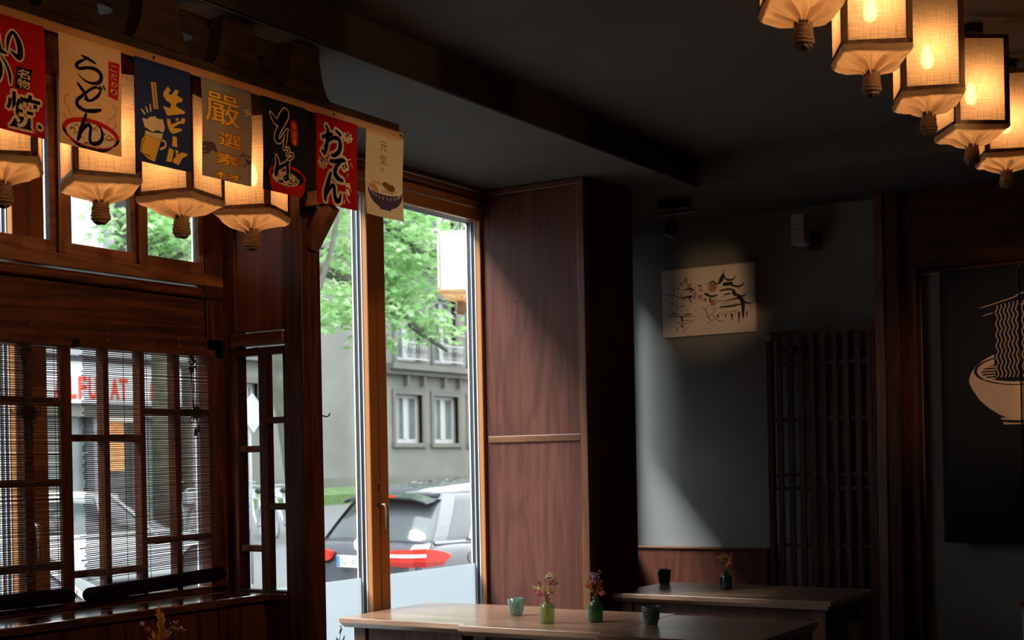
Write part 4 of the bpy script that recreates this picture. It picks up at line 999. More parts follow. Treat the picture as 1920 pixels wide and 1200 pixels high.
bouquet(4.450, 2.504, .842, 'dried bouquet of lilac statice and orange leaves in the darker green bottle',
    [(-.012, .002, .078, 'seed_cluster', 'p_lilac', .016), (-.002, -.004, .074, 'seed_cluster', 'p_lilac', .016), (-.008, -.006, .056, 'seed_cluster', 'p_lilac', .016), (.004, .006, .060, 'seed_cluster', 'p_lilac', .014),
     (.018, .004, .092, 'berries', 'p_lilac', .006), (.006, .004, .086, 'berries', 'p_lilac', .005), (.022, -.002, .060, 'grass_plume', 'p_orange', .009), (.016, 0, .040, 'leaves', 'p_orange', .018), (.026, .004, .056, 'berries', 'p_cream', .005),
     (-.024, 0, .052, 'leaves', 'p_orange', .018), (-.028, .002, .040, 'leaves', 'p_pink', .012), (-.018, -.004, .030, 'leaves', 'p_straw', .016), (.018, -.008, .016, 'leaves', 'p_pink', .016), (.012, .0, .030, 'grass_plume', 'p_straw', .008)], 12)
bouquet(5.805, 2.575, .834, 'dried bouquet of straw-coloured flowers with one pink tip in the deep green bottle',
    [(-.024, 0, .060, 'seed_cluster', 'p_gold', .013), (-.012, .003, .072, 'seed_cluster', 'p_straw', .014), (.002, -.003, .064, 'seed_cluster', 'p_gold', .013), (-.016, -.004, .046, 'seed_cluster', 'p_straw', .012), (.022, 0, .062, 'leaves', 'p_pink', .020), (.012, .002, .040, 'leaves', 'p_gold', .016), (.004, 0, .026, 'leaves', 'p_gold', .014)], 13)
bouquet(2.640, 2.870, .842, 'dried bouquet of golden grass, berries and a white daisy below the lattice sill',
    [(-.006, 0, .112, 'grass_plume', 'p_gold', .013), (.006, .002, .100, 'grass_plume', 'p_gold', .014), (.012, -.004, .078, 'grass_plume', 'p_orange', .012), (.0, .004, .070, 'grass_plume', 'p_gold', .014),
     (-.050, .0, .082, 'globe_flower', 'p_white', .008), (-.034, -.002, .066, 'globe_flower', 'p_pink', .010), (-.020, .004, .074, 'spike', 'p_purple', .008), (.040, .0, .082, 'berries', 'p_cream', .009), (.056, .004, .062, 'berries', 'p_cream', .009), (.034, 0, .066, 'berries', 'p_cream', .008), (.014, 0, .050, 'leaves', 'p_straw', .02), (-.014, 0, .045, 'leaves', 'p_gold', .02), (.0, 0, .125, 'leaves', 'p_gold', .012)], 14)
bouquet(2.785, 2.350, .842, 'dark lavender sprigs against the frosted glass at the bottom edge',
    [(.006, 0, .082, 'spike', 'p_blue', .0055), (-.006, .003, .050, 'spike', 'p_blue', .006), (.014, .0, .056, 'spike', 'p_blue', .0045), (-.010, .002, .036, 'spike', 'p_blue', .005), (.0, 0, .045, 'spike', 'p_blue', .006)], 15)

# ================================================================== BACK OF THE ROOM
t = local('bench', 'panelled wooden bench against the grey back wall under the painting', 'bench')
MB().box(6.640, 6.668, 2.712, 3.475, .40, .872).build('backrest', M['panel_y'], t); MB().box(6.630, 6.683, 2.708, 3.480, .872, .886).build('cap_rail', M['trim_y'], t, bevel=.003)
MB().box(6.215, 6.640, 2.712, 3.475, .430, .460).build('seat', M['panel_y'], t, bevel=.004)
for y in (2.730, 3.457): MB().box(6.24, 6.64, y-.016, y+.016, 0, .43).build('end_panel', M['dark_z'], t)
t = local('window_bench', 'dark wooden bench end with rounded cap under the alcove window', 'bench')
MB().box(5.80, 6.600, 3.515, 3.540, .40, .880).build('backrest', M['dark_x'], t)
b = MB(); b.tube([(5.79, 3.522, .892), (6.58, 3.522, .892), (6.602, 3.522, .888), (6.610, 3.522, .872)], [.022, .022, .021, .014], 12); b.build('cap_rail', M['dark_x'], t, smooth=True)
MB().box(5.80, 6.205, 3.10, 3.515, .430, .460).build('seat', M['dark_x'], t, bevel=.004)
for x in (5.82, 6.18): MB().box(x-.016, x+.016, 3.12, 3.515, 0, .43).build('end_panel', M['dark_z'], t)

# slatted screen in front of a tube radiator
t = local('slatted_screen', 'tall dark slatted wooden screen in front of the radiator', 'screen')
SX0, SX1, SY0, SY1, SZ1 = 6.556, 6.590, 2.098, 2.662, 1.995
MB().box(SX0, SX1, SY1-.030, SY1, .0, SZ1).build('stile', M['dark_z'], t, bevel=.002); MB().box(SX0, SX1, SY0, SY0+.016, .0, SZ1).build('stile', M['dark_z'], t, bevel=.002)
for z in (1.985, .08): MB().box(SX0+.004, SX1-.002, SY0+.016, SY1-.03, z-.012, z+.010).build('rail', M['dark_y'], t)
for k in range(9):
    y = 2.598-.0585*k; MB().box(SX0+.006, SX0+.024, y-.013, y+.013, .09, 1.973).build('slat', M['dark_z'], t)
for z in (1.825, 1.545, 1.264, 1.197, .908, .60, .32): MB().box(SX0+.020, SX0+.032, SY0+.01, SY1-.025, z-.009, z+.009).build('crossbar', M['dark_y'], t)
k = MB(); k.lathe([(.0001, -.052), (.012, -.052), (.019, -.044), (.021, -.028), (.017, -.012), (.012, 0)], 16, (SX0, 2.632, 1.965), 'x'); k.build('knob', M['pale_x'], t, smooth=True)['label'] = 'turned pale wooden knob'
k = MB(); k.ball((SX0-.012, 2.612, 1.935), .007, 8, 5); k.ball((SX0-.012, 2.612, 1.915), .004, 8, 5); k.build('pendant_bead', M['brass'], t, smooth=True)
t = local('radiator', 'grey tube radiator behind the slatted wooden screen', 'radiator')
for k in range(9):
    y = 2.570-.0585*k; MB().tube([(6.635, y, .16), (6.635, y, 1.90)], .0125, 10).build('tube', M['radiator'], t, smooth=True)
for z in (.15, 1.905): MB().box(6.617, 6.653, 2.08, 2.60, z-.018, z+.018).build('header', M['radiator'], t, bevel=.006)
k = MB()
for y in (2.15, 2.53):
    for z in (.3, 1.7): k.box(6.65, 6.682, y-.012, y+.012, z-.01, z+.01)
k.build('wall_clip', M['radiator'], t)

# column, header and noren curtain
t = local('column', 'dark wooden column between the slatted screen and the noodle curtain', 'column')
MB().box(6.545, 6.683, 1.972, 2.090, 0, 2.633).build('shaft', M['dark_z'], t, bevel=.004); MB().box(6.530, 6.545, 2.040, 2.088, 0, 2.633).build('edge_strip', M['trim_z'], t, bevel=.003)
MB().box(6.612, 6.683, 1.905, 1.972, 0, 2.633).build('side_jamb', M['dark_z'], t)
t = local('header_board', 'dark wooden header board above the noodle curtain', 'header')
MB().box(6.612, 6.683, .55, 1.905, 2.26, 2.633).build('board', M['dark_y'], t); MB().box(6.606, 6.640, .55, 1.905, 2.255, 2.275).build('lower_edge', M['dark_y'], t, bevel=.003)
t = local('noren_curtain', 'dark navy noren curtain printed with a pale noodle bowl', 'curtain')
NX = 6.582
MB().tube([(NX, 1.86, 2.236), (NX, .98, 2.236)], .010, 10).build('rod', M['dark_y'], t, smooth=True)
for y in (1.84, 1.0): MB().bar((NX, y, 2.236), (6.603, y, 2.250), .010).build('rod_hook', M['black'], t)
def nf(a, z, layer=0):
    y = 1.420-a
    return (NX - .004*sin(7*a+.6)*(2.23-z)/1.3 - .0022*layer - .003, y, z)
ZC = 1.742
PR = []
def flat_n(fl, name, mt, layer): PR.append((fl, mt, layer))
f = Flat(); rim = [(-.236, -.04), (-.225, -.005), (-.205, .022), (-.170, .050), (-.117, .076), (-.05, .088), (0, .090)]
side = [(0, -.232), (-.05, -.226), (-.093, -.21), (-.145, -.176), (-.187, -.137), (-.217, -.09), (-.232, -.06)]
f.poly([(a, v) for a, v in rim] + [(-a, v) for a, v in reversed(rim[:-1])] + [(-a, v) for a, v in reversed(side[1:])] + side); flat_n(f, 'bowl_print', M['print'], 1)
f = Flat(); f.poly([(-.093, -.222), (.093, -.222), (.080, -.254), (-.080, -.254)]); flat_n(f, 'bowl_foot_print', M['print'], 1)
f = Flat(); f.ell(0, 0, .213, .073, rin=.93); f.stroke([(-.10, -.236, .012), (0, -.242, .012), (.10, -.236, .012)], 1); flat_n(f, 'bowl_outline', M['noren'], 2)
f = Flat(); f.ell(0, -.008, .178, .048); flat_n(f, 'soup_print', M['noren'], 2)
f = Flat(); f.poly([(-.118, .32), (-.004, .32), (-.004, -.04), (-.118, -.04)]); f.poly([(.004, .32), (.118, .32), (.118, -.04), (.004, -.04)]); flat_n(f, 'noodle_ground', M['noren'], 3)
f = Flat()
for sg in (-1, 1):
    for k in range(6):
        a = sg*(.013+.0182*k); top = .318 - .003*k*(1 if sg < 0 else -1)
        f.stroke([(a+.0048*sin(i*pi/2+.6), top-(top+.032)*i/26, .0042) for i in range(27)], 1, sub=3)
    for k in range(5): f.stroke([(sg*.115, .018-.0135*k, .006), (sg*(.178-.006*abs(k-2)), .016-.0135*k, .006)], 1)
f.stroke([(-.178, .297, .0035), (-.03, .335, .0045), (.008, .352, .0045), (.20, .40, .004)], 1); f.stroke([(-.166, .260, .0035), (-.122, .270, .004)], 1); f.stroke([(-.002, .300, .004), (.20, .350, .004)], 1)
flat_n(f, 'noodle_print', M['print'], 4)

for a0, a1 in ((-.365, -.003), (.003, .365)):
    sh = Sheet(); wn, hn = a1-a0, 1.307
    for fl, mt, ly in PR:
        g = Flat(); g.f = fl.f; g.v = [((u-a0)/wn, (2.242-ZC-v)/hn) for u, v in fl.v]; g.build('', mt, sh, None, ly)
    o = sh.cloth('cloth_panel', M['noren'], t, lambda u, v, l: nf(a0+u*wn, 2.242-v*hn - (.006*sin(pi*u) if v > .99 else 0)), 8, 16, wn, hn)
    mo = o.modifiers.new('thickness', 'SOLIDIFY'); mo.thickness = .001; mo.offset = 1

# painting
t = local('canvas_painting', 'small canvas with an ink painting of a curved-roof tower and blossom on the back wall', 'painting')
KY0, KY1, KZ0, KZ1, KX = 2.757, 3.293, 2.016, 2.378, 6.655
MB().box(KX, 6.684, KY0, KY1, KZ0, KZ1).build('canvas', M['canvas'], t, bevel=.002)
KA = (KY1-KY0)/(KZ1-KZ0)
def kf(u, v, layer): return (KX-.0008-.0006*layer, KY1-u*(KY1-KY0), KZ1-v*(KZ1-KZ0))
def kst(key):
    fl = Flat()
    for st in TR[key]: fl.stroke(k3(st), KA, -.0012, 4)
    return fl
sh = Sheet()
kst('p_bloom').build('', M['washink'], sh, kf, 1); kst('p_red').build('', M['redink'], sh, kf, 2); kst('p_dots').build('', M['redink'], sh, kf, 2.5); kst('p_dark').build('', M['ink'], sh, kf, 3)
f = Flat(); q = random.Random(8)
for k in range(110):
    if k < 65: u, v = q.gauss(.36, .13), q.gauss(.40, .12)
    else: u, v = q.gauss(.62, .12), q.gauss(.58, .14)
    u = min(max(u, .04), .95); v = min(max(v, .05), .92); an = q.uniform(0, 6.28); l = q.uniform(.006, .022)
    f.stroke([(u, v, .003), (u+l*cos(an)*.6, v+l*sin(an), .005), (u+l*cos(an+.5), v+l*sin(an+.5)*1.2, .003)], KA, 0, 2)
f.build('', M['ink'], sh, kf, 3.5)
sh.cloth('painted_face', M['canvas'], t, kf, 1, 1, KY1-KY0, KZ1-KZ0)

t = local('wall_speaker', 'small pale loudspeaker box on a bracket high on the back wall', 'speaker')
MB().box(6.470, 6.570, 2.414, 2.484, 2.416, 2.566).build('cabinet', M['whiteplastic'], t, bevel=.004); MB().box(6.4685, 6.471, 2.414, 2.484, 2.489, 2.4915).build('joint_line', M['black'], t)
b = MB(); b.box(6.570, 6.684, 2.435, 2.462, 2.44, 2.47); b.box(6.66, 6.684, 2.40, 2.47, 2.41, 2.50); b.build('wall_bracket', M['black'], t)
k = MB(); k.ball((6.469, 2.448, 2.434), .003, 6, 4); k.build('logo_dot', M['chrome'], t)
t = local('ceiling_spotlight', 'black ceiling spotlight on a short bar beside the pillar', 'spotlight')
MB().box(6.045, 6.125, 2.862, 3.010, 2.590, 2.634).build('canopy', M['black'], t, bevel=.003); MB().box(6.078, 6.094, 2.825, 3.045, 2.566, 2.580).build('bar', M['steel'], t, bevel=.002)
b = MB(); b.tube([(6.086, 2.94, 2.592), (6.086, 2.94, 2.535), (6.082, 2.936, 2.515)], .006, 8); b.build('stem', M['black'], t)
b = MB(); d = V((-.30, .28, -.80)).normalized(); c0 = V((6.084, 2.935, 2.525)); b.tube([c0-d*.008, c0, c0+d*.075, c0+d*.075], [.018, .026, .028, .022], 16); b.build('lamp_head', M['black'], t, smooth=False)
b = MB(); b.tube([c0+d*.0755, c0+d*.077], .022, 16); b.build('lens', M['chrome'], t)

# chair half out of the picture
t = local('chair', 'reddish slat-backed wooden chair cut off by the right edge of the photo', 'chair')
for y in (1.108, .72): MB().tube([(5.17, y, 0), (5.17, y, .45), (5.14, y, .818)], [.014, .016, .013], 10).build('back_post', M['trim_z'], t, smooth=True)
for y in (1.10, .73): MB().tube([(5.56, y, 0), (5.555, y, .43)], [.012, .016], 10).build('leg', M['trim_z'], t, smooth=True)
MB().box(5.155, 5.585, .705, 1.122, .43, .462).build('seat', M['trim_x'], t, bevel=.006)
for z in (.56, .65, .74): MB().bar((5.155-.00*z, 1.095, z), (5.155, .735, z), .014, .05, (1, 0, 0)).build('back_slat', M['trim_y'], t, bevel=.002)
MB().bar((5.14, 1.125, .806), (5.14, .705, .806), .02, .045, (1, 0, 0)).build('top_rail', M['trim_y'], t, bevel=.003)

# warm spotlights added in the unseen half of the room, aimed at the banners, the door and the back wall
def room_spot(x, y, target, power, cone, label):
    t = thing('ceiling_spotlight', label, 'spotlight', (x, y, 2.769), 0, 'warm spotlights of the unseen half of the room')
    d = (V(target)-V((x, y, 2.60))).normalized()
    MB().box(-.05, .05, -.05, .05, -.03, 0).build('canopy', M['black'], t); MB().tube([(0, 0, -.03), (0, 0, -.14)], .006, 8).build('stem', M['black'], t)
    b = MB(); c0 = V((0, 0, -.15)); b.tube([c0-d*.06, c0-d*.055, c0+d*.05], [.02, .036, .038], 16, False); b.lathe([(.0001, 0), (.01, 0)], 6, tuple(c0-d*.06)); b.build('lamp_head', M['black'], t)
    l = bpy.data.lights.new('warm_spot', 'SPOT'); l.energy = power; l.color = (1, .60, .30); l.spot_size = R(cone); l.spot_blend = 1.0; l.shadow_soft_size = .038
    o = bpy.data.objects.new('warm_spot', l); COL.objects.link(o); o.parent = t; o.location = c0+d*.055; o.rotation_euler = (-d).to_track_quat('Z', 'Y').to_euler()
room_spot(1.55, -.35, (2.6, 2.75, 2.15), 76, 62, 'warm ceiling spotlight aimed at the left banners, outside the photo on the right')
room_spot(3.10, -.55, (3.5, 2.9, 2.15), 76, 62, 'warm ceiling spotlight aimed at the right banners and door, outside the photo')
room_spot(2.60, -.30, (6.65, 3.02, 2.17), 240, 8.0, 'warm narrow ceiling spotlight aimed at the painting, outside the photo')  # narrow beam added to brighten the painting
room_spot(4.30, -.75, (6.58, 1.36, 1.78), 150, 22, 'warm narrow ceiling spotlight aimed at the noodle curtain, outside the photo')  # narrow beam added to brighten the printed bowl

# ================================================================== THE STREET
def gz(y):
    P = [(3.6, -.15), (6.0, -.45), (10.6, -.53), (14.5, -.40), (17.0, -.06), (22.0, .34), (24.2, .48), (70, .6)]
    for (a, za), (b, zb) in zip(P, P[1:]):
        if y <= b: return za+(zb-za)*(y-a)/(b-a)
    return P[-1][1]
g = MB(); ys = [5.6, 6, 8, 10.6, 12, 14.5, 15.5, 17, 19, 22, 24.2, 40]
for y in ys: g.v += [(-60, y, gz(y)), (90, y, gz(y))]
g.f = [(2*i, 2*i+1, 2*i+3, 2*i+2) for i in range(len(ys)-1)]
o = g.build('street', M['asphalt']); tag(o, 'pale grey street and pavements outside the windows', 'street', kind='structure')
g = MB()
for y in (3.655, 5.6): g.v += [(-60, y, gz(y)), (90, y, gz(y))]
g.f = [(0, 1, 3, 2)]; o = g.build('pavement', M['kerb']); tag(o, 'dark paving slabs right outside the restaurant windows', 'pavement', kind='structure')  # strip added dark so less daylight bounces onto the back wall
o = MB().prism([(22.6, .30), (23.86, .36), (23.86, .80), (22.9, .74), (22.6, .64)], 23.6, 60, 'yz').build('grass_verge', M['grass'])
tag(o, 'green grass verge along the foot of the stone facade', 'grass', kind='stuff')

# ------------------------------------------------------------------ stone building opposite
SF = 24.0
t = local('stone_building', 'old grey stone building across the street with tall white windows', 'building')
low = [(x, x+1.28, 2.00, 3.42) for x in (31.12, 32.98, 34.84, 36.70, 38.56)]
upw = [(x, x+1.15, 4.40, 6.35) for x in (31.20, 33.05, 34.90, 36.75, 38.60)]
upw2 = [(x, x+1.15, 7.9, 9.9) for x in (31.20, 33.05, 34.90)]
lft = [(24.92, 25.45, 2.55, 3.50), (24.90, 25.50, 4.35, 5.9), (26.6, 27.2, 4.35, 5.9)]
HB = 27
ops = low+upw+upw2+lft
wl = MB(); wall_open(wl, 23.2, 80, -.2, HB, SF, SF+.5, ops); wl.build('facade', M['stone'], t)
MB().box(23.2, 80, SF+.5, SF+9, 0, HB).build('body', M['stone'], t)
tr = MB()
tr.box(30.6, 47, SF-.38, SF, 4.12, 4.28); tr.box(30.6, 47, SF-.22, SF, 3.98, 4.12); tr.box(24.3, 27.6, SF-.3, SF, 4.05, 4.2); tr.box(23.2, 47, SF-.12, SF, .2, 1.05); tr.box(23.2, 47, SF-.25, SF, 7.2, 7.4)
tr.build('ledge', M['stone_trim'], t)
cb = MB()
for k in range(9): cb.box(31.55+1.85*k-.62*(k%1), 31.65+1.85*k, SF-.16, SF, 3.68, 3.99); cb.box(32.35+1.85*k, 32.45+1.85*k, SF-.16, SF, 3.68, 3.99)
cb.build('corbels', M['stone_trim'], t)
for i, (xa, xb, za, zb) in enumerate(ops):
    f = MB(); f.box(xa-.14, xa, SF-.05, SF+.1, za-.1, zb+.14); f.box(xb, xb+.14, SF-.05, SF+.1, za-.1, zb+.14); f.box(xa, xb, SF-.05, SF+.1, zb, zb+.14); f.box(xa-.18, xb+.18, SF-.10, SF+.1, za-.12, za)
    wf = f.build('window', M['stone_trim'], t)
    s = MB(); y0, y1 = SF+.16, SF+.24; xm = (xa+xb)/2
    s.box(xa, xa+.10, y0, y1, za, zb); s.box(xb-.10, xb, y0, y1, za, zb); s.box(xa+.1, xb-.1, y0, y1, zb-.10, zb); s.box(xa+.1, xb-.1, y0, y1, za, za+.12); s.box(xm-.07, xm+.07, y0-.02, y1, za+.12, zb-.1)
    if zb-za > 1.6: s.box(xa+.1, xb-.1, y0-.01, y1, zb-.62, zb-.52)
    s.build('sash', M['sash'], wf)
    MB().box(xa, xb, y1-.03, y1-.01, za, zb).build('pane', M['pane'], wf)
    c_ = MB(); c_.box(xa+.11, xa+.11+(xb-xa)*.20, y1-.034, y1-.030, za+.1, zb-.1); c_.box(xm+.08, xm+.08+(xb-xa)*.14, y1-.034, y1-.030, za+.1, zb-.1); c_.build('net_curtain', M['curtain'], wf)
for xa, xb, za, zb in upw:
    b = MB()
    for z in (za+.02, za+.50): b.box(xa-.05, xb+.05, SF-.30, SF-.26, z, z+.04)
    for k in range(9):
        x = xa+(xb-xa)*(k+.5)/9; b.tube([(x-.05, SF-.28, za+.05), (x+.04, SF-.30, za+.2), (x-.04, SF-.30, za+.34), (x+.04, SF-.28, za+.5)], .016, 4)
    b.build('balcony_rail', M['sash'], t)

# ------------------------------------------------------------------ white corner building with the shop
t = local('white_building', 'white rendered corner building with the red-lettered shop sign', 'building')
wl = MB(); wall_open(wl, -60, 22.75, -.2, 4.15, SF, SF+.4, [(17.9, 20.25, .3, 2.55), (20.5, 21.55, .3, 2.66), (21.75, 22.35, .3, 2.66), (12, 17.3, .3, 2.55)]); wl.build('shop_front', M['render_g'], t)
MB().box(-60, 20.6, SF, SF+.4, 4.15, 27).build('upper_wall', M['render'], t); MB().box(20.6, 21.2, SF+.3, SF+.6, 4.15, 27).build('side_pier', M['render_g'], t)  # greyer colour of the side pier holds the shade of that side
MB().box(-60, 20.6, SF+.4, SF+8, -.2, 27).build('body', M['render_g'], t)
MB().box(20.6, 22.75, SF+.9, SF+6, -.2, 4.15).build('shop_body', M['shopdark'], t)
MB().box(-60, 22.75, SF-.35, SF, 3.86, 4.06).build('canopy_edge', M['render_g'], t)
MB().box(12, 22.75, SF-.06, SF, 2.55, 2.80).build('shutter_box', M['stone_trim'], t)
p = MB()
for xa, xb, zb in ((12, 17.3, 2.55), (17.9, 20.25, 2.55), (20.5, 21.55, 2.66), (21.75, 22.35, 2.66)): p.box(xa, xb, SF+.25, SF+.29, .3, zb)
p.build('shop_pane', M['pane'], t)
MB().box(20.56, 21.20, SF+.12, SF+.22, 1.35, 2.5).build('display', M['shoporange'], t)
MB().box(20.5, 21.5, SF+.1, SF+.2, 2.46, 2.62).build('strip_light', glow('shop_strip_light', (1, .93, .8), 1.4), t)
s = MB().box(12, 22.72, SF-.16, SF-.04, 2.84, 3.74).build('sign_board', M['signwhite'], t)
def sgn(u, v, l): return (18.05+u, SF-.165-.012*l, 2.95+(1-v)*.46)
for st, u0, u1 in (('k', -.44, -.15), ('A', 1.03, 1.31), ('L', 1.42, 1.60), ('F', 1.68, 1.87), ('U', 1.95, 2.17), ('R', 2.25, 2.46), ('A', 2.55, 2.78), ('T', 2.80, 3.03)):
    f = Flat(); f.text(st, u0, 0, u1, 1.0, .03); mb = MB(); mb.v = [sgn(u, v, 1) for u, v in f.v]; mb.f = f.f
    mb.build('sign_letter', M['signred'], s, fix=False)
f = Flat(); q = random.Random(3)
f.stroke([(3.72, .95, .06), (3.74, .3, .07), (3.76, .02, .05)], 1).stroke([(3.86, .1, .05), (3.86, .9, .08), (3.98, .95, .07), (4.0, .55, .06)], 1).stroke([(4.10, .2, .05), (4.10, .92, .08), (4.24, .96, .08), (4.34, .7, .08)], 1).stroke([(4.24, .5, .12), (4.34, .5, .12)], 1)
mb = MB(); mb.v = [sgn(u, v, 1) for u, v in f.v]; mb.f = f.f; mb.build('sign_lettering', M['signred'], s, fix=False)

# ------------------------------------------------------------------ trees
def tree(loc, trunk, branches, clusters, label, seed, lm, leaf_s):
    rnd = random.Random(seed); t = local('street_tree', label, 'tree', 'street trees')
    b = MB(); b.tube(trunk[0], trunk[1], 10); b.build('trunk', M['bark'], t, smooth=True)
    b = MB()
    for pts, r in branches: b.tube(pts, r, 7)
    b.build('branches', M['bark'], t, smooth=True)
    parts = [MB(), MB()]
    for (cx, cy_, cz, rx, ry, rz_, n) in clusters:
        for k in range(n):
            v = V((rnd.gauss(0, .5), rnd.gauss(0, .5), rnd.gauss(0, .5)))
            if v.length > 1.15: v = v.normalized()*rnd.uniform(.5, 1.1)
            c = V((cx+v.x*rx, cy_+v.y*ry, cz+v.z*rz_-.10*(v.x**2+v.y**2)))
            nrm = V((rnd.gauss(0, .55), rnd.gauss(0, .55), 1)).normalized(); a = nrm.orthogonal().normalized(); bb = nrm.cross(a)
            an = rnd.uniform(0, 6.28); a, bb = a*cos(an)+bb*sin(an), bb*cos(an)-a*sin(an); sz = leaf_s*rnd.uniform(.7, 1.3)
            out = []
            for (rr, th) in ((.9, 0), (.42, .42), (1.0, .95), (.40, 1.4), (.8, 2.0), (.45, 2.7), (.45, -2.7), (.8, -2.0), (.40, -1.4), (1.0, -.95), (.42, -.42)):
                out.append(tuple(c + (a*cos(th)+bb*sin(th))*sz*rr - nrm*sz*.18*rr*rr))
            parts[0 if rnd.random() < .6 else 1].add(out, [tuple(range(11))])
    for p_, m_ in zip(parts, lm): tag(p_.build('foliage', m_, t, fix=False), kind='stuff')
    return t
tree(None, ([(13.05, 11.5, -.4), (13.02, 11.5, .8), (12.78, 11.5, 2.0), (12.42, 11.5, 3.2), (12.5, 11.5, 5.0), (12.9, 11.4, 7.5)], [.24, .20, .18, .18, .16, .12]),
     [([(12.70, 11.5, 2.35), (13.15, 11.4, 3.4), (13.42, 11.3, 4.2), (13.6, 11.2, 5.4)], [.045, .038, .034, .03]),
      ([(12.45, 11.5, 4.4), (13.6, 11.6, 4.95), (14.8, 11.7, 4.85), (15.9, 11.8, 4.45), (16.8, 11.9, 4.5)], [.10, .09, .085, .07, .04]),
      ([(13.6, 11.2, 5.3), (14.7, 11.3, 5.2), (15.6, 11.4, 4.9)], [.06, .06, .03]),
      ([(12.5, 11.5, 4.0), (14.2, 11.9, 3.95), (15.4, 12.0, 3.72), (16.2, 12.1, 3.40), (17.0, 12.1, 3.1)], [.09, .085, .075, .065, .03]),
      ([(15.4, 12.0, 3.72), (15.0, 11.9, 4.6), (14.6, 11.8, 5.5)], [.05, .045, .03])],
     [(15.2, 11.6, 5.15, 1.5, 1.0, .55, 620), (14.9, 11.7, 4.45, 1.0, .8, .45, 480), (15.6, 11.9, 4.05, 1.1, .8, .40, 560), (15.2, 12.0, 3.65, 1.0, .8, .30, 420), (14.6, 11.9, 3.55, .8, .7, .28, 260), (16.6, 12.1, 3.45, .5, .6, .28, 190),
      (13.75, 11.5, 3.52, .6, .6, .26, 130), (13.95, 11.5, 4.0, .5, .6, .26, 60), (13.9, 11.5, 4.75, .6, .6, .40, 120), (15.1, 12.0, 3.15, .5, .4, .16, 70), (16.3, 11.8, 4.7, .7, .6, .4, 240), (14.3, 11.5, 6.6, 2.4, 1.6, .8, 420), (13.2, 11.4, 8.2, 3.0, 2.2, 1.2, 600), (13.5, 11.6, 3.25, .3, .4, .12, 40)],
     'street tree with bright green leaves seen through the tall glass door', 21, (M['leaf'], M['leaf2']), .088)
tree(None, ([(16.35, 17.6, -.1), (16.33, 17.6, 2.5), (16.30, 17.6, 5.0), (16.2, 17.6, 7.6)], [.22, .18, .14, .09]),
     [([(16.31, 17.6, 4.4), (15.6, 17.4, 5.1), (15.0, 17.2, 5.5)], [.07, .05, .03]), ([(16.3, 17.6, 4.8), (17.0, 17.6, 5.2), (17.4, 17.6, 5.8)], [.06, .05, .03])],
     [(15.7, 17.4, 5.45, 1.0, .8, .45, 330), (16.7, 17.6, 5.3, .8, .7, .5, 330), (16.4, 17.5, 6.6, 1.5, 1.2, .8, 350)],
     'smaller leafy street tree seen through the upper lattice panes', 22, (M['leaf'], M['leaf2']), .11)

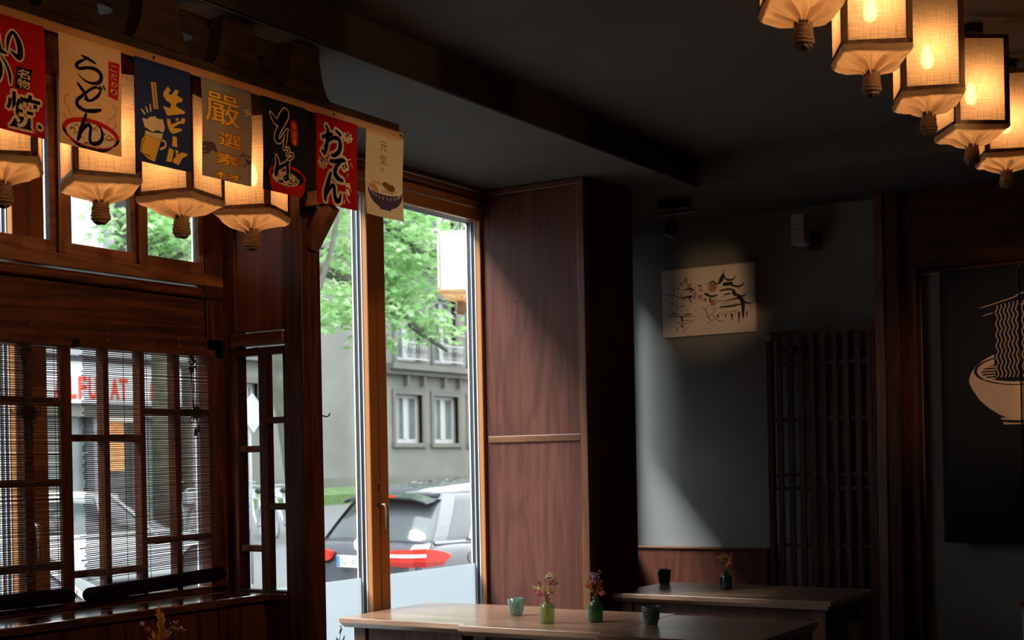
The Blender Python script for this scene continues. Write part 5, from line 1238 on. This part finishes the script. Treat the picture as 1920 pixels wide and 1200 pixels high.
# ------------------------------------------------------------------ cars
def car(name, label, loc, yaw, paint, D):
    """D: L, W, H, belt, roof stations; local +x is forward, origin on the ground at the centre"""
    t = thing(name, label, 'car', loc, R(yaw), 'cars parked outside')
    L, Wd, H, belt = D['L'], D['W'], D['H'], D['belt']; hw = Wd/2
    def sec(x, k, zt, zs):
        w_ = hw*k
        half = [(0, zt), (w_*.55, zt), (w_*.86, zt-.015), (w_*.965, zt-.06), (w_, zs), (w_*1.005, .52), (w_*.985, .36), (w_*.93, .24)]
        return [(x, y, z) for y, z in half] + [(x, -y, z) for y, z in reversed(half[1:])]
    b = MB(); b.loft([sec(*s) for s in D['body']]); body = b.build('body', paint, t, smooth=True)
    mo = body.modifiers.new('smooth', 'SUBSURF'); mo.levels = 1; mo.render_levels = 2
    xr, xf, rr, rf, tum = D['cabin']         # belt rear x, belt front x, roof rear x, roof front x, tumblehome
    wb, wr = hw*.93, hw*tum
    gl = MB()
    P = lambda x, w_, z: (x, w_, z)
    zb, zr = belt-.05, H-.055
    secs = []
    def arch(x, w0, z0, w1, z1):
        return [(x, -w0, z0), (x, -(w0+w1)/2-.015, (z0+z1)/2), (x, -w1, z1), (x, 0, z1+.02), (x, w1, z1), (x, (w0+w1)/2+.015, (z0+z1)/2), (x, w0, z0)]
    # greenhouse as a loft along its height
    n = 6; rings = []
    for i in range(n+1):
        q = i/n; z = zb+(zr-zb)*q; ws = wb+(wr-wb)*(q**1.25); xa = xr+(rr-xr)*(q**1.15); xb = xf+(rf-xf)*(q**.95); c_ = .13
        rings.append([(xa+.10, -ws, z), (xa+.02, -ws*.9, z), (xa-.02, 0, z), (xa+.02, ws*.9, z), (xa+.10, ws, z), ((xa+xb)/2, ws+.012, z), (xb-.22, ws, z), (xb-.03, ws*.82, z), (xb+.03, 0, z), (xb-.03, -ws*.82, z), (xb-.22, -ws, z), ((xa+xb)/2, -ws-.012, z)])
    gl.loft(rings); gl.build('windows', M['carglass'], t, smooth=True)
    ro = MB(); rs = []
    for i in range(9):
        q = i/8; x = rr-.03+(rf-rr+.03)*q; crown = D.get('crown', .055)*sin(pi*min(1, max(0, .08+q*.84)))
        w_ = wr*(1.01 if 0 < i < 8 else .93)
        rs.append([(x, -w_, zr-.03), (x, -w_*.93, zr+.018+crown*.4), (x, -w_*.5, zr+.03+crown*.9), (x, 0, zr+.035+crown), (x, w_*.5, zr+.03+crown*.9), (x, w_*.93, zr+.018+crown*.4), (x, w_, zr-.03)])
    ro.loft(rs); ro.build('roof', paint, t, smooth=True)
    pl = MB()
    for s in (-1, 1):
        # rear pillar, front pillar, middle pillar, sill of the windows
        def pt(x, q, off=.012): return V((x, s*(wb+(wr-wb)*(q**1.25)+off), zb+(zr-zb)*q))
        for (x0, x1, w0) in D['pillars']:
            pts = [pt(x0+(x1-x0)*i/5, i/5) for i in range(6)]
            for i in range(5): pl.add([pts[i]+V((-w0/2, 0, 0)), pts[i]+V((w0/2, 0, 0)), pts[i+1]+V((w0/2, 0, 0)), pts[i+1]+V((-w0/2, 0, 0))], [(0, 1, 2, 3)])
        pl.tube([(xr+.10, s*wb*.99, belt-.01), (xf-.2, s*wb*1.0, belt-.01)], .03, 6)
    pl.build('pillars', paint, t, smooth=False)
    if D.get('trim'):
        cm = MB()
        for s in (-1, 1):
            xa, xb, xc = D['trim']
            cm.tube([(xb, s*(wb+.03), belt+.03), (xa, s*(wb+.03), belt+.035), (xc, s*(wr+.05), zr-.07), (xc+.3, s*(wr+.03), zr-.01)], .016, 6)
        cm.build('window_trim', M['chrome'], t)
    for x in D['axles']:
        for s in (-1, 1):
            r_ = D['r']; y0 = s*(hw-.215); y1 = s*(hw+.002)
            a, b_ = min(y0, y1), max(y0, y1)
            w_ = MB(); w_.lathe([(r_*.66, a), (r_*.94, a), (r_, a+.03), (r_, b_-.03), (r_*.94, b_), (r_*.66, b_)], 28, (x, 0, r_), 'y'); wh = w_.build('wheel', M['tyre'], t, smooth=False)
            q = MB(); yo = b_-.03 if s > 0 else a+.03
            q.lathe([(r_*.60, yo-.012), (r_*.67, yo-.012), (r_*.67, yo+.012), (r_*.60, yo+.012)], 28, (x, 0, r_), 'y'); q.ball((x, yo, r_), r_*.14, 10, 6, (1, .4, 1))
            for k in range(5):
                an = 2*pi*k/5+.3; q.bar((x+r_*.08*cos(an), yo, r_+r_*.08*sin(an)), (x+r_*.63*cos(an), yo, r_+r_*.63*sin(an)), r_*.16, .03, (0, 1, 0))
            q.build('rim', M['rim'], wh)
            k_ = MB(); k_.lathe([(r_*1.0, min(yo, s*(hw-.01))), (r_*1.12, s*(hw*1.006)), (r_*1.12, s*(hw*.99))], 28, (x, 0, r_*1.02), 'y'); k_.build('arch_lining', M['black'], t)
    return t, hw
SUV = dict(L=4.66, W=1.89, H=1.62, crown=.13, belt=1.06, r=.35, axles=(-1.42, 1.45),
    body=[(-2.36, .70, .70, .58), (-2.34, .84, .93, .66), (-2.27, .93, 1.07, .82), (-2.08, .985, 1.11, .93), (-1.5, 1.0, 1.10, .95), (0, 1.0, 1.08, .93), (1.05, .995, 1.07, .92), (1.6, .98, 1.03, .88), (2.08, .93, .93, .78), (2.30, .78, .76, .62)],
    cabin=(-2.16, 1.25, -1.72, .35, .70), pillars=((-2.02, -1.62, .20), (-.55, -.50, .09), (.75, .10, .06)), trim=(-1.55, .6, -1.22))
t, hw = car('parked_car', 'dark estate-bodied car with red tail lamp, seen from behind through the door', (13.656, 8.894, -.525), -9.7, M['carpaint'], SUV)
tl = [(-2.375, .40, .45), (-2.372, .52, .75), (-2.355, .68, .98), (-2.30, .80, 1.0), (-2.20, .885, 1.0), (-2.10, .925, .88), (-2.00, .948, .60), (-1.92, .955, .20)]
for s in (-1, 1):
    l = MB(); st = MB(); dk = MB()
    for d, mb, zc, hz in ((.0, l, .915, .100), (.012, st, .935, .016), (.006, dk, .848, .026)):
        pts = tl if mb is l else (tl[1:5] if mb is st else tl[1:7])
        pl_ = []
        for x, y, k in pts:
            n_ = V((x*.35-.4 if y < .7 else -.35, s*(y if y > .6 else .1), 0)).normalized()*(.018+d)
            kk = k if mb is not st else 1
            pl_.append([V((x+n_.x*2.2+.05, s*y*.995+n_.y*.3, zc-hz*kk+.02)), V((x+n_.x*1.2, s*y+n_.y, zc-hz*kk)), V((x+n_.x*1.2, s*y+n_.y, zc+hz*kk*.9)), V((x+n_.x*.3+.05, s*y*.995, zc+hz*kk*.8))])
        mb.loft(pl_)
    o = l.build('tail_lamp', M['lampred'], t, smooth=False); dk.build('lower_band', M['lampdark'], o); st.build('lamp_stripe', M['bead'], o)
b = MB(); b.loft([[(-1.86, y, 1.565+dz), (-1.98, y*1.0, 1.525+dz), (-1.95, y, 1.50+dz), (-1.72, y, 1.54+dz)] for y, dz in ((-.66, -.04), (-.45, 0), (0, .02), (.45, 0), (.66, -.04))]); sp = b.build('roof_spoiler', M['carpaint'], t)
MB().box(-1.992, -1.975, -.22, .22, 1.532, 1.552).build('brake_lamp', M['lampred'], sp)
b = MB(); b.lathe([(.052, -.008), (.066, -.008), (.066, .008), (.052, .008)], 24, (-2.335, 0, 1.035), 'x')
for k in range(3): a = pi/2+2*pi*k/3; b.bar((-2.335, 0, 1.035), (-2.335, .055*cos(a), 1.035+.055*sin(a)), .014, .01, (1, 0, 0))
b.build('badge', M['chrome'], t)
p = MB().box(-2.410, -2.385, -.27, .27, .795, .920).build('number_plate', M['plate'], t); MB().box(-2.4115, -2.409, .222, .266, .80, .915).build('country_strip', M['plateblue'], p)
f = Flat()
for c_, u0, u1 in (('O', .12, .20), ('Z', .215, .295), ('1', .47, .52), ('7', .55, .63), ('4', .66, .74)): f.text(c_, u0, .2, u1, .8, .02)
mb = MB(); mb.v = [(-2.4125, .27-u*.54, .80+(1-v)*.115) for u, v in f.v]; mb.f = f.f; mb.build('plate_lettering', M['platetext'], p, fix=False)
b = MB()
for dy in (-.012, .012): b.lathe([(.0001, -.002), (.011, -.002), (.011, .002)], 10, (-2.412, .075, .857+dy*1.6), 'x')
b.build('plate_seal', M['shoporange'], p)
b = MB(); b.box(-2.46, -2.30, -.80, .80, .36, .52); b.box(-2.43, -2.30, -.85, .85, .55, .60); b.build('bumper', M['black'], t, bevel=.02)
b = MB(); b.lathe([(.055, 0), (.065, 0), (.065, .01)], 18, (-1.55, -hw-.004, .88), 'y'); b.build('fuel_flap', M['carpaint'], t)
HATCH = dict(L=4.35, W=1.78, H=1.47, belt=.93, r=.33, axles=(-1.32, 1.30),
    body=[(-2.16, .80, .70, .55), (-2.12, .92, .88, .66), (-1.9, .99, .95, .78), (-1.2, 1.0, .95, .80), (0, 1.0, .93, .78), (1.0, .99, .92, .76), (1.6, .96, .86, .72), (2.0, .88, .74, .60), (2.15, .74, .62, .50)],
    cabin=(-1.98, 1.15, -1.50, .20, .70), pillars=((-1.75, -1.35, .25), (-.25, -.22, .09), (.60, .05, .06)))
t, hw = car('parked_car', 'white car parked across the street, seen through the right bamboo blind', (12.25, 14.85, -.40), 0, M['carwhite'], HATCH)
b = MB(); b.ball((.85, -hw-.06, 1.0), .09, 8, 6, (.6, 1, .7)); b.build('wing_mirror', M['carwhite'], t, smooth=True)
SED = dict(HATCH, H=1.44)
t, hw = car('parked_car', 'silver car nearest the lattice, only its bonnet showing low in the panes', (5.55, 8.05, gz(8.05)), 0, M['cargrey'], SED)
b = MB()
for s in (-1, 1): b.ball((2.02, s*.62, .62), .13, 10, 6, (.7, 1, .5))
b.build('head_lamp', M['chrome'], t, smooth=True)

# ------------------------------------------------------------------ bicycles along the far pavement
def bicycle():
    t = thing('bicycle', 'pale bicycle', 'bicycle', (0, 0, 0), 0, 'bicycles leaning together on the far pavement')
    r_ = .33
    for x in (-.52, .52):
        w_ = MB(); w_.tube([(x+r_*cos(2*pi*k/28), 0, r_+.02+r_*sin(2*pi*k/28)) for k in range(29)], .018, 6, False); wh = w_.build('wheel', M['bike_b'], t, smooth=True)
        s = MB()
        for k in range(14): a = 2*pi*k/14; s.tube([(x, 0, r_+.02), (x+(r_-.02)*cos(a), 0, r_+.02+(r_-.02)*sin(a))], .004, 4, False)
        s.tube([(x+(r_-.03)*cos(2*pi*k/28), 0, r_+.02+(r_-.03)*sin(2*pi*k/28)) for k in range(29)], .011, 5, False)
        s.build('spokes', M['bike'], wh)
    f = MB(); A, B, C_, D_, E_ = (-.52, 0, .35), (-.10, 0, .30), (-.22, 0, .80), (.34, 0, .84), (.52, 0, .35)
    for p, q in ((A, B), (A, C_), (B, C_), (B, D_), (C_, D_), (D_, E_)): f.tube([p, q], .020, 6)
    f.tube([D_, (.30, 0, 1.0)], .018, 6); f.tube([C_, (-.24, 0, .92)], .016, 6); f.build('frame', M['bike'], t)
    b = MB(); b.tube([(.14, -.28, 1.0), (.30, -.14, 1.04), (.30, .14, 1.04), (.14, .28, 1.0)], .016, 6); b.build('handlebar', M['bike_b'], t)
    b = MB(); b.ball((-.25, 0, .95), .13, 8, 6, (1, .55, .4)); b.build('saddle', M['black'], t)
    b = MB(); b.box(.36, .62, -.16, .16, .78, .98); b.build('basket', M['bike'], t)
    b = MB(); b.tube([(-.52-.37*cos(a), 0, .35+.37*sin(a)) for a in [pi*k/8*.8 for k in range(9)]], .025, 5); b.tube([(.52-.37*cos(a), 0, .35+.37*sin(a)) for a in [pi*k/8 for k in range(3, 9)]], .025, 5); b.build('mudguard', M['bike'], t)
    return t
bk = bicycle(); q = random.Random(4)
spots = [(17.2, 17.5, 66, 'leftmost'), (17.85, 17.5, 58, 'second from left'), (18.5, 17.55, 64, 'middle one'), (19.2, 17.5, 60, 'fourth from left'), (19.95, 17.6, 62, 'rightmost, by the post'), (17.9, 19.1, 60, 'back row on the left'), (18.7, 18.9, 66, 'back row in the middle'), (19.5, 18.9, 58, 'back row on the right')]
for i, (x, y, a, w_) in enumerate(spots):
    o = bk if i == 0 else copy_tree(bk)
    o.location = (x, y, gz(y)); o.rotation_euler = (R(q.uniform(-6, 6)), 0, R(a)); o['label'] = 'pale bicycle across the street in the small lattice panes, ' + w_
# hedge-like white diamond road sign
t = local('road_sign', 'white diamond road sign on a pole seen through the small lattice panes', 'road sign')
MB().tube([(14.90, 14.22, -.37), (14.90, 14.22, 2.3)], .022, 10).build('pole', M['bike_b'], t, smooth=True)
MB().prism([(14.90-.29, 2.17), (14.90, 1.88), (14.90+.29, 2.17), (14.90, 2.46)], 14.14, 14.17).build('plate', M['signwhite'], t)

# ================================================================== put every Empty at the base of its thing
bpy.context.view_layer.update()
def kids(o):
    r = []
    for c_ in o.children: r += [c_] + kids(c_)
    return r
for o in list(COL.objects):
    if o.parent is None and o.location.length < 1e-6 and o.rotation_euler.z == 0 and o.type in ('EMPTY', 'MESH'):
        ms = [k for k in ([o] + kids(o)) if k.type == 'MESH']
        if not ms: continue
        vs = [v.co for k in ms for v in k.data.vertices]
        lo = V((min(v.x for v in vs), min(v.y for v in vs), min(v.z for v in vs))); hi = V((max(v.x for v in vs), max(v.y for v in vs), max(v.z for v in vs)))
        base = V(((lo.x+hi.x)/2, (lo.y+hi.y)/2, lo.z))
        for k in ms: k.data.transform(Matrix.Translation(-base))
        o.location = base
for o in COL.objects:
    if '_o' in o: del o['_o']
